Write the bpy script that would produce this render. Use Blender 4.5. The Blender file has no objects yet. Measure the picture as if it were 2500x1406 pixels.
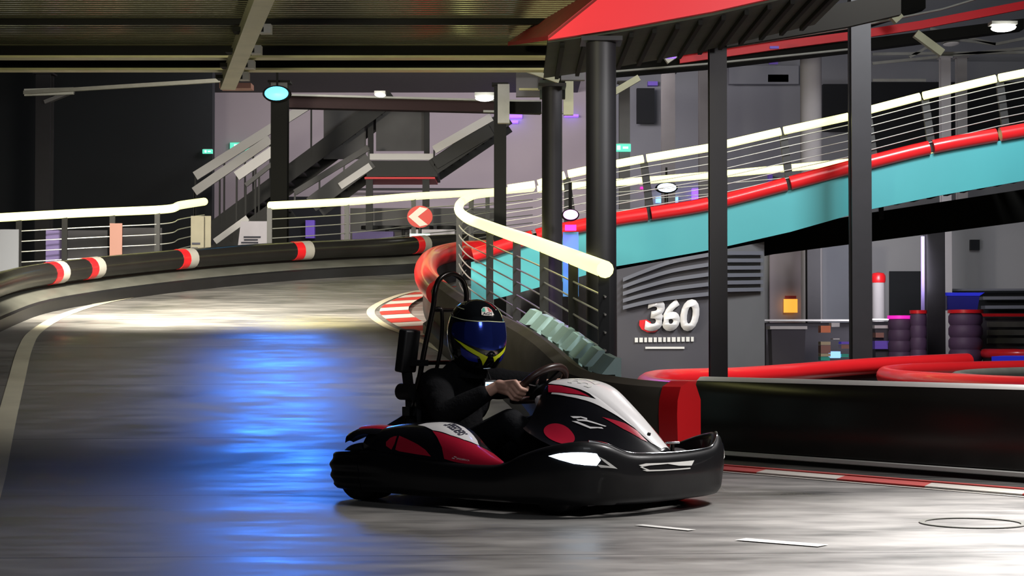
import bpy, bmesh, math, random
from mathutils import Vector, Matrix
from mathutils.geometry import tessellate_polygon
random.seed(7)
PI=math.pi; R=math.radians
SC=bpy.context.scene; COL=SC.collection

# ------------------------------------------------------------ camera, world, big lights, exposure
CAM_H=.8; FPX=4500.; PITCH=math.atan(117/4500)
cd=bpy.data.cameras.new('camera'); cam=bpy.data.objects.new('camera',cd); COL.objects.link(cam)
cam.location=(0,0,CAM_H); cam.rotation_euler=(PI/2+PITCH,0,0)
cd.sensor_width=36; cd.lens=FPX/2500*36; cd.clip_start=.05; cd.clip_end=300
SC.camera=cam
w=bpy.data.worlds.new('world'); SC.world=w; w.use_nodes=True
w.node_tree.nodes['Background'].inputs[0].default_value=(.5,.55,.7,1); w.node_tree.nodes['Background'].inputs[1].default_value=.026
vs=SC.view_settings; vs.view_transform='Standard'; vs.look='None'; vs.exposure=0; vs.gamma=1; vs.use_curve_mapping=False

def area(name,loc,target,size,power,color=(1,1,1),spread=180,sy=None):
    l=bpy.data.lights.new(name,'AREA'); l.energy=power; l.color=color; l.shape='RECTANGLE' if sy else 'SQUARE'; l.size=size
    if sy: l.size_y=sy
    l.spread=R(spread); o=bpy.data.objects.new(name,l); COL.objects.link(o); o.location=loc
    o.rotation_euler=(Vector(target)-Vector(loc)).to_track_quat('-Z','Y').to_euler(); return o
def spot(name,loc,target,power,color,angle,blend=.6,size=.1):
    l=bpy.data.lights.new(name,'SPOT'); l.energy=power; l.color=color; l.spot_size=R(angle); l.spot_blend=blend; l.shadow_soft_size=size
    o=bpy.data.objects.new(name,l); COL.objects.link(o); o.location=loc
    o.rotation_euler=(Vector(target)-Vector(loc)).to_track_quat('-Z','Y').to_euler(); return o
# hall lamps overhead, plus unseen fill lights added for dark parts
spot('lamp_kart_front',(3.6,8.8,4.8),(1.8,7.8,0),1300,(1,.97,.96),80,.9,.5)
spot('lamp_floor_right',(4.4,10.2,4.6),(3.0,7.2,0),6500,(1,.97,.96),52,1,.5)
spot('fill_fence',(1.9,10.6,3.4),(.15,13.4,.7),260,(.95,1,.97),50,.9,.25)  # added fill for the aqua boards and fence
spot('fill_hairpin',(-1.5,18.2,3.2),(-1.0,22,1.5),260,(1,.95,.85),110,.8,.3)  # unseen spot added so the red barrier shows
area('lamp_front_fill',(1.5,2.0,4.4),(.3,9,0),1.6,70,(.92,.95,1))
spot('lamp_track_back',(-3.9,18.5,3.1),(-3.4,21.5,1.1),2300,(1,.93,.78),125,.8,.3)
spot('fill_track_mid',(-.6,10.8,4.3),(-1.9,14.2,.3),420,(1,.96,.93),75,1,.4)  # added fill to lift the middle of the track
spot('fill_mezzanine_up',(-2.2,8.2,2.75),(-1.2,14.6,3.35),700,(1,.95,.62),70,.8,.2)  # hidden uplight added to brighten the corrugated underside
spot('fill_red_fascia',(3.4,8.6,3.2),(1.2,12.6,3.2),700,(1,.95,.95),60,.8,.3)  # unseen spot added to brighten the red side panel
area('lamp_ramp_face',(5.2,17.6,6.2),(4.0,22,2.4),1.5,480,(.95,.98,1))
area('lamp_red_loop',(3.4,15.0,5.0),(3.4,17,0),1.2,260,(1,.96,.95))
area('lamp_back_left',(-3.5,35.,6.1),(-4.2,41.5,3.8),1.2,130,(1,.92,.93))
area('lamp_back_mid',(1.7,36.,6.2),(2.2,41.5,3.0),1.2,90,(1,.90,.93))
area('lamp_back_mid_low',(-.6,35.,6.1),(-.4,41.5,2.3),1.2,230,(1,.9,.95))
area('lamp_back_right',(6.2,30.8,2.3),(6.2,35.5,1.4),1.5,75,(.93,.9,1))
area('fill_counter',(5.6,27.2,2.25),(5.6,30.5,.8),.8,38,(1,.9,1))  # hidden fill added for the box fronts
area('lamp_stairs',(-3.2,27.5,5.0),(-3.6,34.5,3.0),1.2,28,(1,.96,.9))

# ------------------------------------------------------------ pixels of the photograph -> places
def ray(px,py):
    x=px-1250; v=703-py
    return Vector((x, FPX*math.cos(PITCH)-v*math.sin(PITCH), FPX*math.sin(PITCH)+v*math.cos(PITCH)))
def P(px,py,Y):
    d=ray(px,py); return Vector((0,0,CAM_H))+d*(Y/d.y)
SL=.107; YK=10.5; KK=.3
def F(Y):
    """height of the inclined track at distance Y; level beyond the hairpin"""
    if Y>29: Y=29
    t=(Y-YK)/KK
    return SL*KK*(t if t>30 else math.log1p(math.exp(t)))
def T(px,py,h):
    """the point h above the inclined track seen at that pixel"""
    lo,hi=6.,29.
    d=ray(px,py); g=lambda Y:CAM_H+d.z/d.y*Y-F(Y)-h
    for _ in range(60):
        m=(lo+hi)/2
        if g(m)>0 and g(lo)>0 or g(m)<0 and g(lo)<0: lo=m
        else: hi=m
    return Vector((d.x/d.y*lo,lo,F(lo)+h))

# ------------------------------------------------------------ materials
def mat(name,col,rough=.5,metal=0,emis=None,es=1,coat=0,trans=0,noise=0,nscale=8,spec=.5,bump=0,alpha=1):
    m=bpy.data.materials.new(name); m.use_nodes=True; nt=m.node_tree; b=nt.nodes['Principled BSDF']
    b.inputs['Base Color'].default_value=(*col,1); b.inputs['Roughness'].default_value=rough; b.inputs['Metallic'].default_value=metal
    b.inputs['Specular IOR Level'].default_value=spec
    if coat: b.inputs['Coat Weight'].default_value=coat; b.inputs['Coat Roughness'].default_value=.06
    if trans: b.inputs['Transmission Weight'].default_value=trans
    if alpha<1: b.inputs['Alpha'].default_value=alpha
    if emis: b.inputs['Emission Color'].default_value=(*emis,1); b.inputs['Emission Strength'].default_value=es
    if noise or bump:
        tc=nt.nodes.new('ShaderNodeTexCoord'); n=nt.nodes.new('ShaderNodeTexNoise'); n.inputs['Scale'].default_value=nscale; n.inputs['Detail'].default_value=5
        nt.links.new(tc.outputs['Object'],n.inputs['Vector'])
        if noise:
            r=nt.nodes.new('ShaderNodeMapRange'); r.inputs['To Min'].default_value=1-noise; r.inputs['To Max'].default_value=1+noise
            nt.links.new(n.outputs['Fac'],r.inputs['Value'])
            h=nt.nodes.new('ShaderNodeHueSaturation'); h.inputs['Color'].default_value=(*col,1); nt.links.new(r.outputs[0],h.inputs['Value'])
            nt.links.new(h.outputs[0],b.inputs['Base Color'])
        if bump:
            bp=nt.nodes.new('ShaderNodeBump'); bp.inputs['Strength'].default_value=bump; bp.inputs['Distance'].default_value=.01
            nt.links.new(n.outputs['Fac'],bp.inputs['Height']); nt.links.new(bp.outputs[0],b.inputs['Normal'])
    return m
M=dict(
 black=mat('black_gloss',(.006,.006,.008),.22,coat=.4,noise=.3,nscale=14),
 bumperblack=mat('bumper_black',(.004,.004,.005),.42,coat=.12,spec=.3,noise=.4,nscale=9,bump=.15),
 blackmat=mat('black_plastic',(.01,.01,.011),.5,noise=.3),
 tyre=mat('tyre_rubber',(.008,.008,.009),.6,noise=.2,nscale=30,bump=.2),
 red=mat('kart_red',(.42,.012,.035),.28,coat=.4,noise=.08,nscale=6),
 white=mat('kart_white',(.78,.76,.75),.25,coat=.4,noise=.04,nscale=9),
 chrome=mat('chrome',(.85,.87,.92),.15,metal=1),
 steel=mat('dark_tube_steel',(.02,.016,.014),.25,metal=.6),
 jacket=mat('black_jacket_cloth',(.004,.004,.005),.9,spec=.2,noise=.4,nscale=60,bump=.4),
 trousers=mat('black_trousers_cloth',(.004,.0045,.006),.85,spec=.25,noise=.4,nscale=50,bump=.4),
 skin=mat('skin',(.62,.36,.27),.5,noise=.06,nscale=40),
 helmet=mat('helmet_shell',(.006,.007,.008),.08,coat=.8),
 visor=mat('mirrored_blue_visor',(.06,.10,.62),.12,metal=.9),
 visblue=mat('helmet_blue',(.01,.02,.28),.25,coat=.5),
 neon=mat('neon_yellow_paint',(.75,.85,.02),.35),
 paleline=mat('pale_line_paint',(.7,.72,.45),.35),
 led=mat('headlight_led',(.9,.95,1),.3,emis=(.72,.85,1),es=7),
 lens=mat('headlight_lens',(.35,.42,.75),.12,metal=.7),
 rail=mat('led_rail',(.9,.9,.5),.4,emis=(1,.98,.34),es=1.9),
 wire=mat('galvanised_wire',(.5,.5,.47),.4,metal=.5),
 post=mat('black_post_steel',(.02,.02,.02),.45,metal=.3,noise=.2),
 redtube=mat('red_barrier_vinyl',(.72,.015,.02),.3,coat=.2,noise=.06,nscale=3),
 blacktube=mat('black_barrier_rubber',(.014,.013,.012),.27,noise=.3,nscale=3),
 skirt=mat('scuffed_grey_skirt',(.10,.10,.085),.45,noise=.4,nscale=4),
 bwhite=mat('barrier_white_band',(.36,.34,.30),.45,noise=.15),
 strip=mat('pale_edge_strip',(.75,.74,.70),.35,noise=.08),
 teal=mat('teal_panel_paint',(.055,.33,.36),.45,noise=.10,nscale=1.2),
 redpanel=mat('red_panel_paint',(.78,.012,.022),.5,noise=.04,nscale=.8),
 column=mat('dark_column_paint',(.018,.017,.020),.5,noise=.25,nscale=5,spec=.3),
 girder=mat('black_girder_paint',(.006,.006,.005),.8,spec=.15),
 flange=mat('yellow_lit_flange',(.42,.40,.20),.5,noise=.2),  # yellow light on the girder edges is put into this colour
 corr=mat('corrugated_steel_deck',(.26,.25,.15),.2,metal=.75,noise=.25,nscale=3),
 wall=mat('lilac_grey_wall',(.42,.37,.40),.85,noise=.10,nscale=.6),
 wallg=mat('grey_wall',(.25,.26,.29),.85,noise=.12,nscale=.6),
 walldark=mat('dark_wall',(.006,.008,.011),.8,noise=.3,nscale=.8),
 panel=mat('grey_enclosure_panel',(.06,.057,.068),.6,noise=.15,nscale=2),
 slat=mat('pale_slat',(.13,.135,.16),.5),
 stair=mat('dark_stair_steel',(.014,.013,.013),.6,noise=.3),
 stairrail=mat('pale_stair_rail',(.55,.53,.53),.5,metal=.2),
 stairpanel=mat('grey_stair_panel',(.13,.125,.125),.7,noise=.3,nscale=2),
 pillar=mat('pale_concrete_pillar',(.42,.40,.40),.8,noise=.15,nscale=2),
 banner=mat('white_banner_cloth',(.60,.56,.62),.8,noise=.06),
 beige=mat('beige_board',(.24,.22,.16),.8,noise=.2,nscale=5),
 peach=mat('peach_board',(.36,.18,.14),.7),
 lilac=mat('lilac_board',(.17,.13,.32),.7),
 ink=mat('dark_print',(.03,.03,.05),.7),
 signred=mat('sign_red',(.65,.03,.015),.5), signwhite=mat('sign_white',(.8,.72,.62),.5),
 exit=mat('exit_sign_green',(.05,.5,.35),.5,emis=(.15,.85,.6),es=.8), exitw=mat('exit_sign_white',(.6,.9,.8),.5,emis=(.7,1,.9),es=.9),
 blue=mat('blue_lamp_glow',(.1,.6,1),.4,emis=(.05,.5,1),es=5), bluew=mat('pale_blue_lamp_glow',(.4,.6,1),.4,emis=(.55,.72,1),es=7),
 purple=mat('purple_lamp_glow',(1,.4,1),.4,emis=(1,.3,.95),es=3.5), violet=mat('violet_light_strip',(.3,.1,1),.4,emis=(.22,.08,1),es=1.6),
 magenta=mat('magenta_lens',(.7,.02,.4),.4,emis=(.8,.02,.5),es=.8),
 lampw=mat('white_lamp_glow',(1,1,1),.4,emis=(1,.98,.93),es=6),
 orange=mat('orange_sign_glow',(1,.4,.05),.5,emis=(1,.42,.05),es=1.1),
 screenb=mat('display_blue_light',(.2,.4,1),.4,emis=(.25,.5,1),es=1.4), screenw=mat('display_white_light',(.8,.9,1),.4,emis=(.8,.92,1),es=1.6),
 screenr=mat('display_red_light',(.9,.2,.2),.4,emis=(.9,.15,.12),es=1.2),
 kgreen=mat('green_box_paint',(.05,.5,.35),.5), kbeige=mat('beige_box_paint',(.6,.5,.3),.6), kor=mat('orange_box_paint',(.85,.25,.10),.5), kviolet=mat('violet_box_paint',(.22,.12,.75),.5),
 blueplastic=mat('blue_plastic',(.03,.04,.75),.35,emis=(.03,.04,.9),es=.25),  # the blue plastic is given a faint glow of its own
 paint=mat('yellowed_white_floor_paint',(.62,.58,.44),.5,noise=.2,nscale=3), kerbr=mat('red_kerb_paint',(.55,.05,.04),.45,noise=.15,nscale=3), kerbw=mat('white_kerb_paint',(.62,.58,.52),.45,noise=.15,nscale=3),
 aqua=mat('pale_aqua_board',(.50,.74,.72),.5,noise=.1),
 truss=mat('pale_truss_paint',(.30,.30,.27),.5,noise=.2), duct=mat('galvanised_duct',(.38,.37,.25),.45,metal=.3,noise=.25,nscale=4),
 blotchy=mat('blotchy_dark_green',(.022,.028,.014),.8,noise=.7,nscale=5),  # random dark green blotches
)
def floor_mat():
    m=bpy.data.materials.new('worn_glossy_concrete'); m.use_nodes=True; nt=m.node_tree; b=nt.nodes['Principled BSDF']; N=nt.nodes.new; L=nt.links.new
    tc=N('ShaderNodeTexCoord'); mp=N('ShaderNodeMapping'); mp.inputs['Scale'].default_value=(.55,1.3,1); mp.inputs['Rotation'].default_value=(0,0,R(-8)); L(tc.outputs['Object'],mp.inputs['Vector'])
    n1=N('ShaderNodeTexNoise'); n1.inputs['Scale'].default_value=1.1; n1.inputs['Detail'].default_value=7; n1.inputs['Roughness'].default_value=.62; L(mp.outputs[0],n1.inputs['Vector'])
    n2=N('ShaderNodeTexNoise'); n2.inputs['Scale'].default_value=5; n2.inputs['Detail'].default_value=6; L(mp.outputs[0],n2.inputs['Vector'])
    mx=N('ShaderNodeMath'); mx.operation='MULTIPLY_ADD'; mx.inputs[1].default_value=.35; L(n2.outputs['Fac'],mx.inputs[0]); 
    m2=N('ShaderNodeMath'); m2.operation='MULTIPLY'; m2.inputs[1].default_value=.65; L(n1.outputs['Fac'],m2.inputs[0]); L(m2.outputs[0],mx.inputs[2])
    cr=N('ShaderNodeValToRGB'); e=cr.color_ramp.elements; e[0].position=.34; e[0].color=(.07,.069,.068,1); e[1].position=.68; e[1].color=(.30,.285,.265,1); L(mx.outputs[0],cr.inputs[0])
    # saw-cut joints
    br=N('ShaderNodeTexBrick'); br.offset=0; br.inputs['Scale'].default_value=1; br.inputs['Brick Width'].default_value=80; br.inputs['Row Height'].default_value=2.6; br.inputs['Mortar Size'].default_value=.008
    br.inputs['Color1'].default_value=(1,1,1,1); br.inputs['Color2'].default_value=(1,1,1,1); br.inputs['Mortar'].default_value=(.15,.15,.15,1)
    m3=N('ShaderNodeMapping'); m3.inputs['Rotation'].default_value=(0,0,R(-3)); m3.inputs['Location'].default_value=(43,1.05,0); L(tc.outputs['Object'],m3.inputs['Vector']); L(m3.outputs[0],br.inputs['Vector'])
    mc=N('ShaderNodeMixRGB'); mc.blend_type='MULTIPLY'; mc.inputs[0].default_value=1; L(cr.outputs[0],mc.inputs[1]); L(br.outputs[0],mc.inputs[2]); L(mc.outputs[0],b.inputs['Base Color'])
    rr=N('ShaderNodeMapRange'); rr.inputs['From Min'].default_value=.3; rr.inputs['From Max'].default_value=.7; rr.inputs['To Min'].default_value=.24; rr.inputs['To Max'].default_value=.66; L(mx.outputs[0],rr.inputs['Value']); L(rr.outputs[0],b.inputs['Roughness'])
    b.inputs['Specular IOR Level'].default_value=.6
    bp=N('ShaderNodeBump'); bp.inputs['Strength'].default_value=.07; bp.inputs['Distance'].default_value=.01; L(n2.outputs['Fac'],bp.inputs['Height']); L(bp.outputs[0],b.inputs['Normal'])
    return m
M['floor']=floor_mat()

# ------------------------------------------------------------ mesh building
class MB:
    def __init__(s): s.v=[]; s.f=[]
    def add(s,vs,fs):
        o=len(s.v); s.v+=[Vector(p) for p in vs]; s.f+=[tuple(i+o for i in f) for f in fs]; return s
    def box(s,c,size,rz=0,mtx=None):
        x,y,z=[k/2 for k in size]; q=[(-x,-y,-z),(x,-y,-z),(x,y,-z),(-x,y,-z),(-x,-y,z),(x,-y,z),(x,y,z),(-x,y,z)]
        m=mtx or Matrix.Rotation(rz,3,'Z')
        return s.add([Vector(c)+m@Vector(p) for p in q],[(3,2,1,0),(4,5,6,7),(0,1,5,4),(1,2,6,5),(2,3,7,6),(3,0,4,7)])
    def bar(s,a,b,w,h,up=(0,0,1)):
        a,b=Vector(a),Vector(b); d=(b-a); L=d.length; d.normalize(); u=Vector(up); sd=d.cross(u)
        if sd.length<1e-4: sd=d.cross(Vector((1,0,0)))
        sd.normalize(); u=sd.cross(d)
        q=[]
        for p in (a,b):
            for i,j in ((-1,-1),(1,-1),(1,1),(-1,1)): q.append(p+sd*i*w/2+u*j*h/2)
        return s.add(q,[(0,1,2,3),(7,6,5,4),(0,4,5,1),(1,5,6,2),(2,6,7,3),(3,7,4,0)])
    def rings(s,rs,closed=False,cap=True):
        n=len(rs[0]); o=len(s.v)
        for r in rs: s.v+=[Vector(p) for p in r]
        m=len(rs)
        for i in range(m if closed else m-1):
            a=o+i*n; b=o+((i+1)%m)*n
            for j in range(n): k=(j+1)%n; s.f.append((a+j,a+k,b+k,b+j))
        if cap and not closed:
            s.f.append(tuple(o+j for j in range(n))[::-1]); s.f.append(tuple(o+(m-1)*n+j for j in range(n)))
        return s
    def tube(s,pts,r,n=12,closed=False,cap=True,flat=1):
        pts=[Vector(p) for p in pts]; m=len(pts); rs=[]; 
        def tan(i):
            a=pts[(i-1)%m] if closed or i>0 else pts[i]; b=pts[(i+1)%m] if closed or i<m-1 else pts[i]
            return (b-a).normalized()
        t=tan(0); u=t.orthogonal().normalized()
        if abs(t.z)<.9: u=(Vector((0,0,1))-t*t.z).normalized()
        for i in range(m):
            t2=tan(i); u=(u-t2*u.dot(t2)).normalized(); v=t2.cross(u); rr=r[i] if isinstance(r,(list,tuple)) else r
            rs.append([pts[i]+(u*math.cos(a)+v*math.sin(a)*flat)*rr for a in [2*PI*k/n for k in range(n)]])
        return s.rings(rs,closed,cap)
    def cyl(s,a,b,r,n=24,r2=None): return s.tube([a,b],[r,r if r2 is None else r2],n)
    def capsule(s,a,ra,b,rb,n=16):
        a,b=Vector(a),Vector(b); d=(b-a); L=d.length; d=d.normalized() if L>1e-6 else Vector((0,0,1)); u=d.orthogonal().normalized(); v=d.cross(u); rs=[]
        for k in range(1,5): th=PI/2*k/4; rs.append((a-d*ra*math.cos(th),ra*math.sin(th)))
        for k in range(4,0,-1): th=PI/2*k/4; rs.append((b+d*rb*math.cos(th),rb*math.sin(th)))
        return s.rings([[c+(u*math.cos(2*PI*j/n)+v*math.sin(2*PI*j/n))*r for j in range(n)] for c,r in rs])
    def lathe(s,prof,axis_o,axis='z',n=32,closed=True):
        o=Vector(axis_o); rs=[]
        for j in range(n):
            a=2*PI*j/n; c,si=math.cos(a),math.sin(a)
            if axis=='z': rs.append([o+Vector((r*c,r*si,h)) for r,h in prof])
            elif axis=='y': rs.append([o+Vector((r*c,h,-r*si)) for r,h in prof])
            else: rs.append([o+Vector((h,r*c,r*si)) for r,h in prof])
        m=len(prof); oo=len(s.v)
        for r in rs: s.v+=r
        for j in range(n):
            a=oo+j*m; b=oo+((j+1)%n)*m
            for k in range(m if closed else m-1): k2=(k+1)%m; s.f.append((a+k,b+k,b+k2,a+k2))
        return s
    def sphere(s,c,r,n=20,m=12,sc=(1,1,1)):
        c=Vector(c); rs=[]
        for i in range(1,m):
            t=PI*i/m; rs.append([c+Vector((r*math.sin(t)*math.cos(2*PI*j/n)*sc[0],r*math.sin(t)*math.sin(2*PI*j/n)*sc[1],-r*math.cos(t)*sc[2])) for j in range(n)])
        return s.rings(rs)
    def prism(s,poly,d):
        """flat 3-D polygon pushed along vector d"""
        d=Vector(d); n=len(poly); a=[Vector(p) for p in poly]
        tris=tessellate_polygon([a]); o=len(s.v); s.v+=a+[p+d for p in a]
        for t in tris: s.f.append(tuple(o+i for i in t)); s.f.append(tuple(o+n+i for i in t[::-1]))
        for i in range(n): k=(i+1)%n; s.f.append((o+i,o+k,o+n+k,o+n+i))
        return s
def obj(name,mb,m,parent=None,smooth=True,ang=40,recalc=True,mods=None):
    me=bpy.data.meshes.new(name); me.from_pydata(mb.v,[],mb.f)
    if recalc:
        b=bmesh.new(); b.from_mesh(me); bmesh.ops.recalc_face_normals(b,faces=b.faces); b.to_mesh(me); b.free()
    me.materials.append(M[m] if isinstance(m,str) else m)
    if smooth:
        for p in me.polygons: p.use_smooth=True
        me.set_sharp_from_angle(angle=R(ang))
    o=bpy.data.objects.new(name,me); COL.objects.link(o)
    if parent: o.parent=parent
    return o
def fuse(o,voxel=.008,it=5,fac=.5):
    """melt overlapping volumes into one continuous skin"""
    r=o.modifiers.new('r','REMESH'); r.mode='VOXEL'; r.voxel_size=voxel; r.use_smooth_shade=True
    s=o.modifiers.new('s','SMOOTH'); s.iterations=it; s.factor=fac
    bpy.context.view_layer.update()
    me=bpy.data.meshes.new_from_object(o.evaluated_get(bpy.context.evaluated_depsgraph_get())); ms=list(o.data.materials)
    o.modifiers.clear(); o.data=me
    if not me.materials:
        for k in ms: me.materials.append(k)
    for p in me.polygons: p.use_smooth=True
    return o
def thing(name,label,cat,loc=(0,0,0),rz=0,group=None):
    o=bpy.data.objects.new(name,None); o.empty_display_size=.1; COL.objects.link(o); o.location=loc; o.rotation_euler=(0,0,rz)
    o['label']=label; o['category']=cat
    if group: o['group']=group
    return o
def tag(o,label,cat,group=None):
    o['label']=label; o['category']=cat
    if group: o['group']=group
    return o
def struct(name,mb,m,smooth=False,parent=None):
    o=obj(name,mb,m,parent,smooth)
    if not parent: o['kind']='structure'
    return o
def catmull(pts,n,closed=False):
    pts=[Vector(p) for p in pts]; m=len(pts); out=[]
    for i in range(m if closed else m-1):
        p=[pts[(i+k)%m] if closed else pts[max(0,min(m-1,i+k))] for k in (-1,0,1,2)]
        for j in range(n):
            t=j/n; out.append(.5*((2*p[1])+(-p[0]+p[2])*t+(2*p[0]-5*p[1]+4*p[2]-p[3])*t*t+(-p[0]+3*p[1]-3*p[2]+p[3])*t**3))
    if not closed: out.append(pts[-1])
    return out
def sweep(path,prof):
    """path: 3-D points, prof: (offset to the left, height) closed outline carried along it"""
    rs=[]; m=len(path)
    for i,p in enumerate(path):
        a=path[max(0,i-1)]; b=path[min(m-1,i+1)]; t=Vector((b.x-a.x,b.y-a.y,0)).normalized(); nrm=Vector((-t.y,t.x,0))
        rs.append([p+nrm*o+Vector((0,0,h)) for o,h in prof])
    return MB().rings(rs)
def cut(path,s0,s1):
    """piece of a polyline between two arc lengths"""
    out=[]; acc=0
    for a,b in zip(path,path[1:]):
        L=(b-a).length
        if acc+L>=s0 and acc<=s1:
            ta=max(0,(s0-acc)/L); tb=min(1,(s1-acc)/L)
            if not out: out.append(a.lerp(b,ta))
            out.append(a.lerp(b,tb))
        acc+=L
    return out
def plen(path): return sum((b-a).length for a,b in zip(path,path[1:]))
def near(path,q):
    """arc length of the path point nearest q"""
    best=(9e9,0); acc=0
    for a,b in zip(path,path[1:]):
        L=(b-a).length; t=max(0,min(1,(q-a).dot(b-a)/(L*L+1e-12))); d=(a.lerp(b,t)-q).length
        if d<best[0]: best=(d,acc+t*L)
        acc+=L
    return best[1]
def decal(name,polys,S,m,parent,du=.02,dv=.03,off=.0015,flip=1,thick=0):
    """paint or sticker: flat outlines (u,v) laid on the surface S(u,v)"""
    bm=bmesh.new()
    for poly in polys:
        vs=[bm.verts.new((u,v,0)) for u,v in poly]
        tr=tessellate_polygon([[Vector((u,v,0)) for u,v in poly]])
        for t in tr:
            try: bm.faces.new([vs[i] for i in t])
            except ValueError: pass
    return _lay(bm,name,S,m,parent,du,dv,off,flip)
def _lay(bm,name,S,m,parent,du,dv,off,flip):
    us=[v.co.x for v in bm.verts]; ws=[v.co.y for v in bm.verts]
    for ax,step,lo,hi in ((0,du,min(us),max(us)),(1,dv,min(ws),max(ws))):
        k=math.ceil(lo/step)
        while k*step<hi:
            co=[0,0,0]; co[ax]=k*step; no=[0,0,0]; no[ax]=1
            g=bm.verts[:]+bm.edges[:]+bm.faces[:]
            bmesh.ops.bisect_plane(bm,geom=g,dist=1e-7,plane_co=co,plane_no=no); k+=1
    for v in bm.verts:
        u,w_=v.co.x,v.co.y; e1,e2=du*.1,dv*.1
        p=Vector(S(u,w_)); a=Vector(S(u+e1,w_))-Vector(S(u-e1,w_)); b=Vector(S(u,w_+e2))-Vector(S(u,w_-e2)); n=a.cross(b)
        n=n.normalized()*flip if n.length>1e-12 else Vector((0,0,1))
        v.co=p+n*off
    me=bpy.data.meshes.new(name); bm.to_mesh(me); bm.free(); me.materials.append(M[m])
    for p in me.polygons: p.use_smooth=True
    o=bpy.data.objects.new(name,me); COL.objects.link(o); o.parent=parent; return o
def text_bm(s,bold=0):
    cu=bpy.data.curves.new('t','FONT'); cu.body=s; cu.size=1; cu.offset=bold; cu.resolution_u=4; o=bpy.data.objects.new('t',cu); COL.objects.link(o)
    bpy.context.view_layer.update(); me=bpy.data.meshes.new_from_object(o.evaluated_get(bpy.context.evaluated_depsgraph_get()))
    bm=bmesh.new(); bm.from_mesh(me); bpy.data.objects.remove(o); bpy.data.curves.remove(cu); bpy.data.meshes.remove(me)
    xs=[v.co.x for v in bm.verts]; ys=[v.co.y for v in bm.verts]; x0,x1,y0,y1=min(xs),max(xs),min(ys),max(ys)
    for v in bm.verts: v.co=Vector(((v.co.x-x0)/(x1-x0),(v.co.y-y0)/(y1-y0),0))
    return bm
def text_decal(name,s,S,quad,m,parent,du,dv,off=.003,flip=1,bold=.02):
    """quad: (u,v) of lower left, lower right, upper right, upper left"""
    bm=text_bm(s,bold); a,b,c,d=[Vector((*q,0)) for q in quad]
    for v in bm.verts: x,y=v.co.x,v.co.y; v.co=(a*(1-x)+b*x)*(1-y)+(d*(1-x)+c*x)*y
    return _lay(bm,name,S,m,parent,du,dv,off,flip)
def text_flat(name,s,o,right,up,w_,h,depth,m,parent,bold=.02,shear=0):
    """raised flat lettering: o lower left corner"""
    bm=text_bm(s,bold); r=Vector(right).normalized(); u=Vector(up).normalized(); n=r.cross(u)
    for v in bm.verts: x,y=v.co.x,v.co.y; v.co=Vector(o)+r*(x*w_+y*shear)+u*y*h
    g=bmesh.ops.extrude_face_region(bm,geom=bm.faces[:])
    for e in g['geom']:
        if isinstance(e,bmesh.types.BMVert): e.co+=n*depth
    bmesh.ops.recalc_face_normals(bm,faces=bm.faces)
    me=bpy.data.meshes.new(name); bm.to_mesh(me); bm.free(); me.materials.append(M[m]); ob=bpy.data.objects.new(name,me); COL.objects.link(ob)
    if parent: ob.parent=parent
    return ob
def lerp(a,b,t): return a+(b-a)*t
def tab(rows,x):
    """smooth (catmull) interpolation of rows keyed by first value"""
    n=len(rows); d=rows[0][0]<rows[-1][0]
    R=rows if d else rows[::-1]
    x=max(R[0][0],min(R[-1][0],x))
    i=0
    while i<n-2 and x>R[i+1][0]: i+=1
    t=(x-R[i][0])/(R[i+1][0]-R[i][0]); out=[]
    for k in range(1,len(R[0])):
        p1,p2=R[i][k],R[i+1][k]; h=R[i+1][0]-R[i][0]
        m1=(p2-R[i-1][k])/(R[i+1][0]-R[i-1][0])*h if i>0 else p2-p1
        m2=(R[i+2][k]-p1)/(R[i+2][0]-R[i][0])*h if i<n-2 else p2-p1
        t2,t3=t*t,t*t*t
        out.append((2*t3-3*t2+1)*p1+(t3-2*t2+t)*m1+(-2*t3+3*t2)*p2+(t3-t2)*m2)
    return out
# side pod: x, low y,z, high y,z
POD=[(-.56,-.56,.285,-.46,.330),(-.45,-.60,.262,-.42,.365),(-.3,-.61,.245,-.40,.388),(-.1,-.615,.23,-.40,.392),
 (.03,-.615,.218,-.42,.348),(.15,-.61,.212,-.47,.29),(.27,-.605,.212,-.53,.248),(.37,-.60,.218,-.59,.224)]
def pod(u,v):
    ly,lz,hy,hz=tab(POD,u)
    b=math.sin(math.pi*min(1,max(0,v)))*.20*math.hypot(hy-ly,hz-lz)
    L=math.hypot(hy-ly,hz-lz)+1e-6; ny,nz=-(hz-lz)/L,(hy-ly)/L
    return (u,lerp(ly,hy,v)+ny*b,lerp(lz,hz,v)+nz*b)
# nose: x, ztop, w1, skirt half width, skirt z
HOOD=[(.14,.575,.10,.24,.40),(.24,.592,.118,.30,.36),(.34,.595,.12,.34,.33),(.44,.578,.11,.36,.30),(.5,.552,.10,.355,.28),(.58,.495,.085,.33,.265),
 (.68,.415,.068,.27,.255),(.78,.325,.052,.17,.25),(.84,.275,.04,.08,.25)]
def hood(u,v):
    """v -1..1 ; |v|<.4 plateau"""
    zt,w1,w3,z3=tab(HOOD,u); a=min(1,abs(v)); s=-1 if v<0 else 1
    if a<.4:
        t=a/.4; y=w1*t; z=zt-.02*t**4*(zt-z3)/.25-.012*t*t
    else:
        t=(a-.4)/.6
        y=w1+(w3-w1)*t**.8; z0=zt-.012-.02*(zt-z3)/.25
        z=z0+(z3-z0)*(1-(1-t)**1.6)
    return (u,s*y,z)
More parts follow.
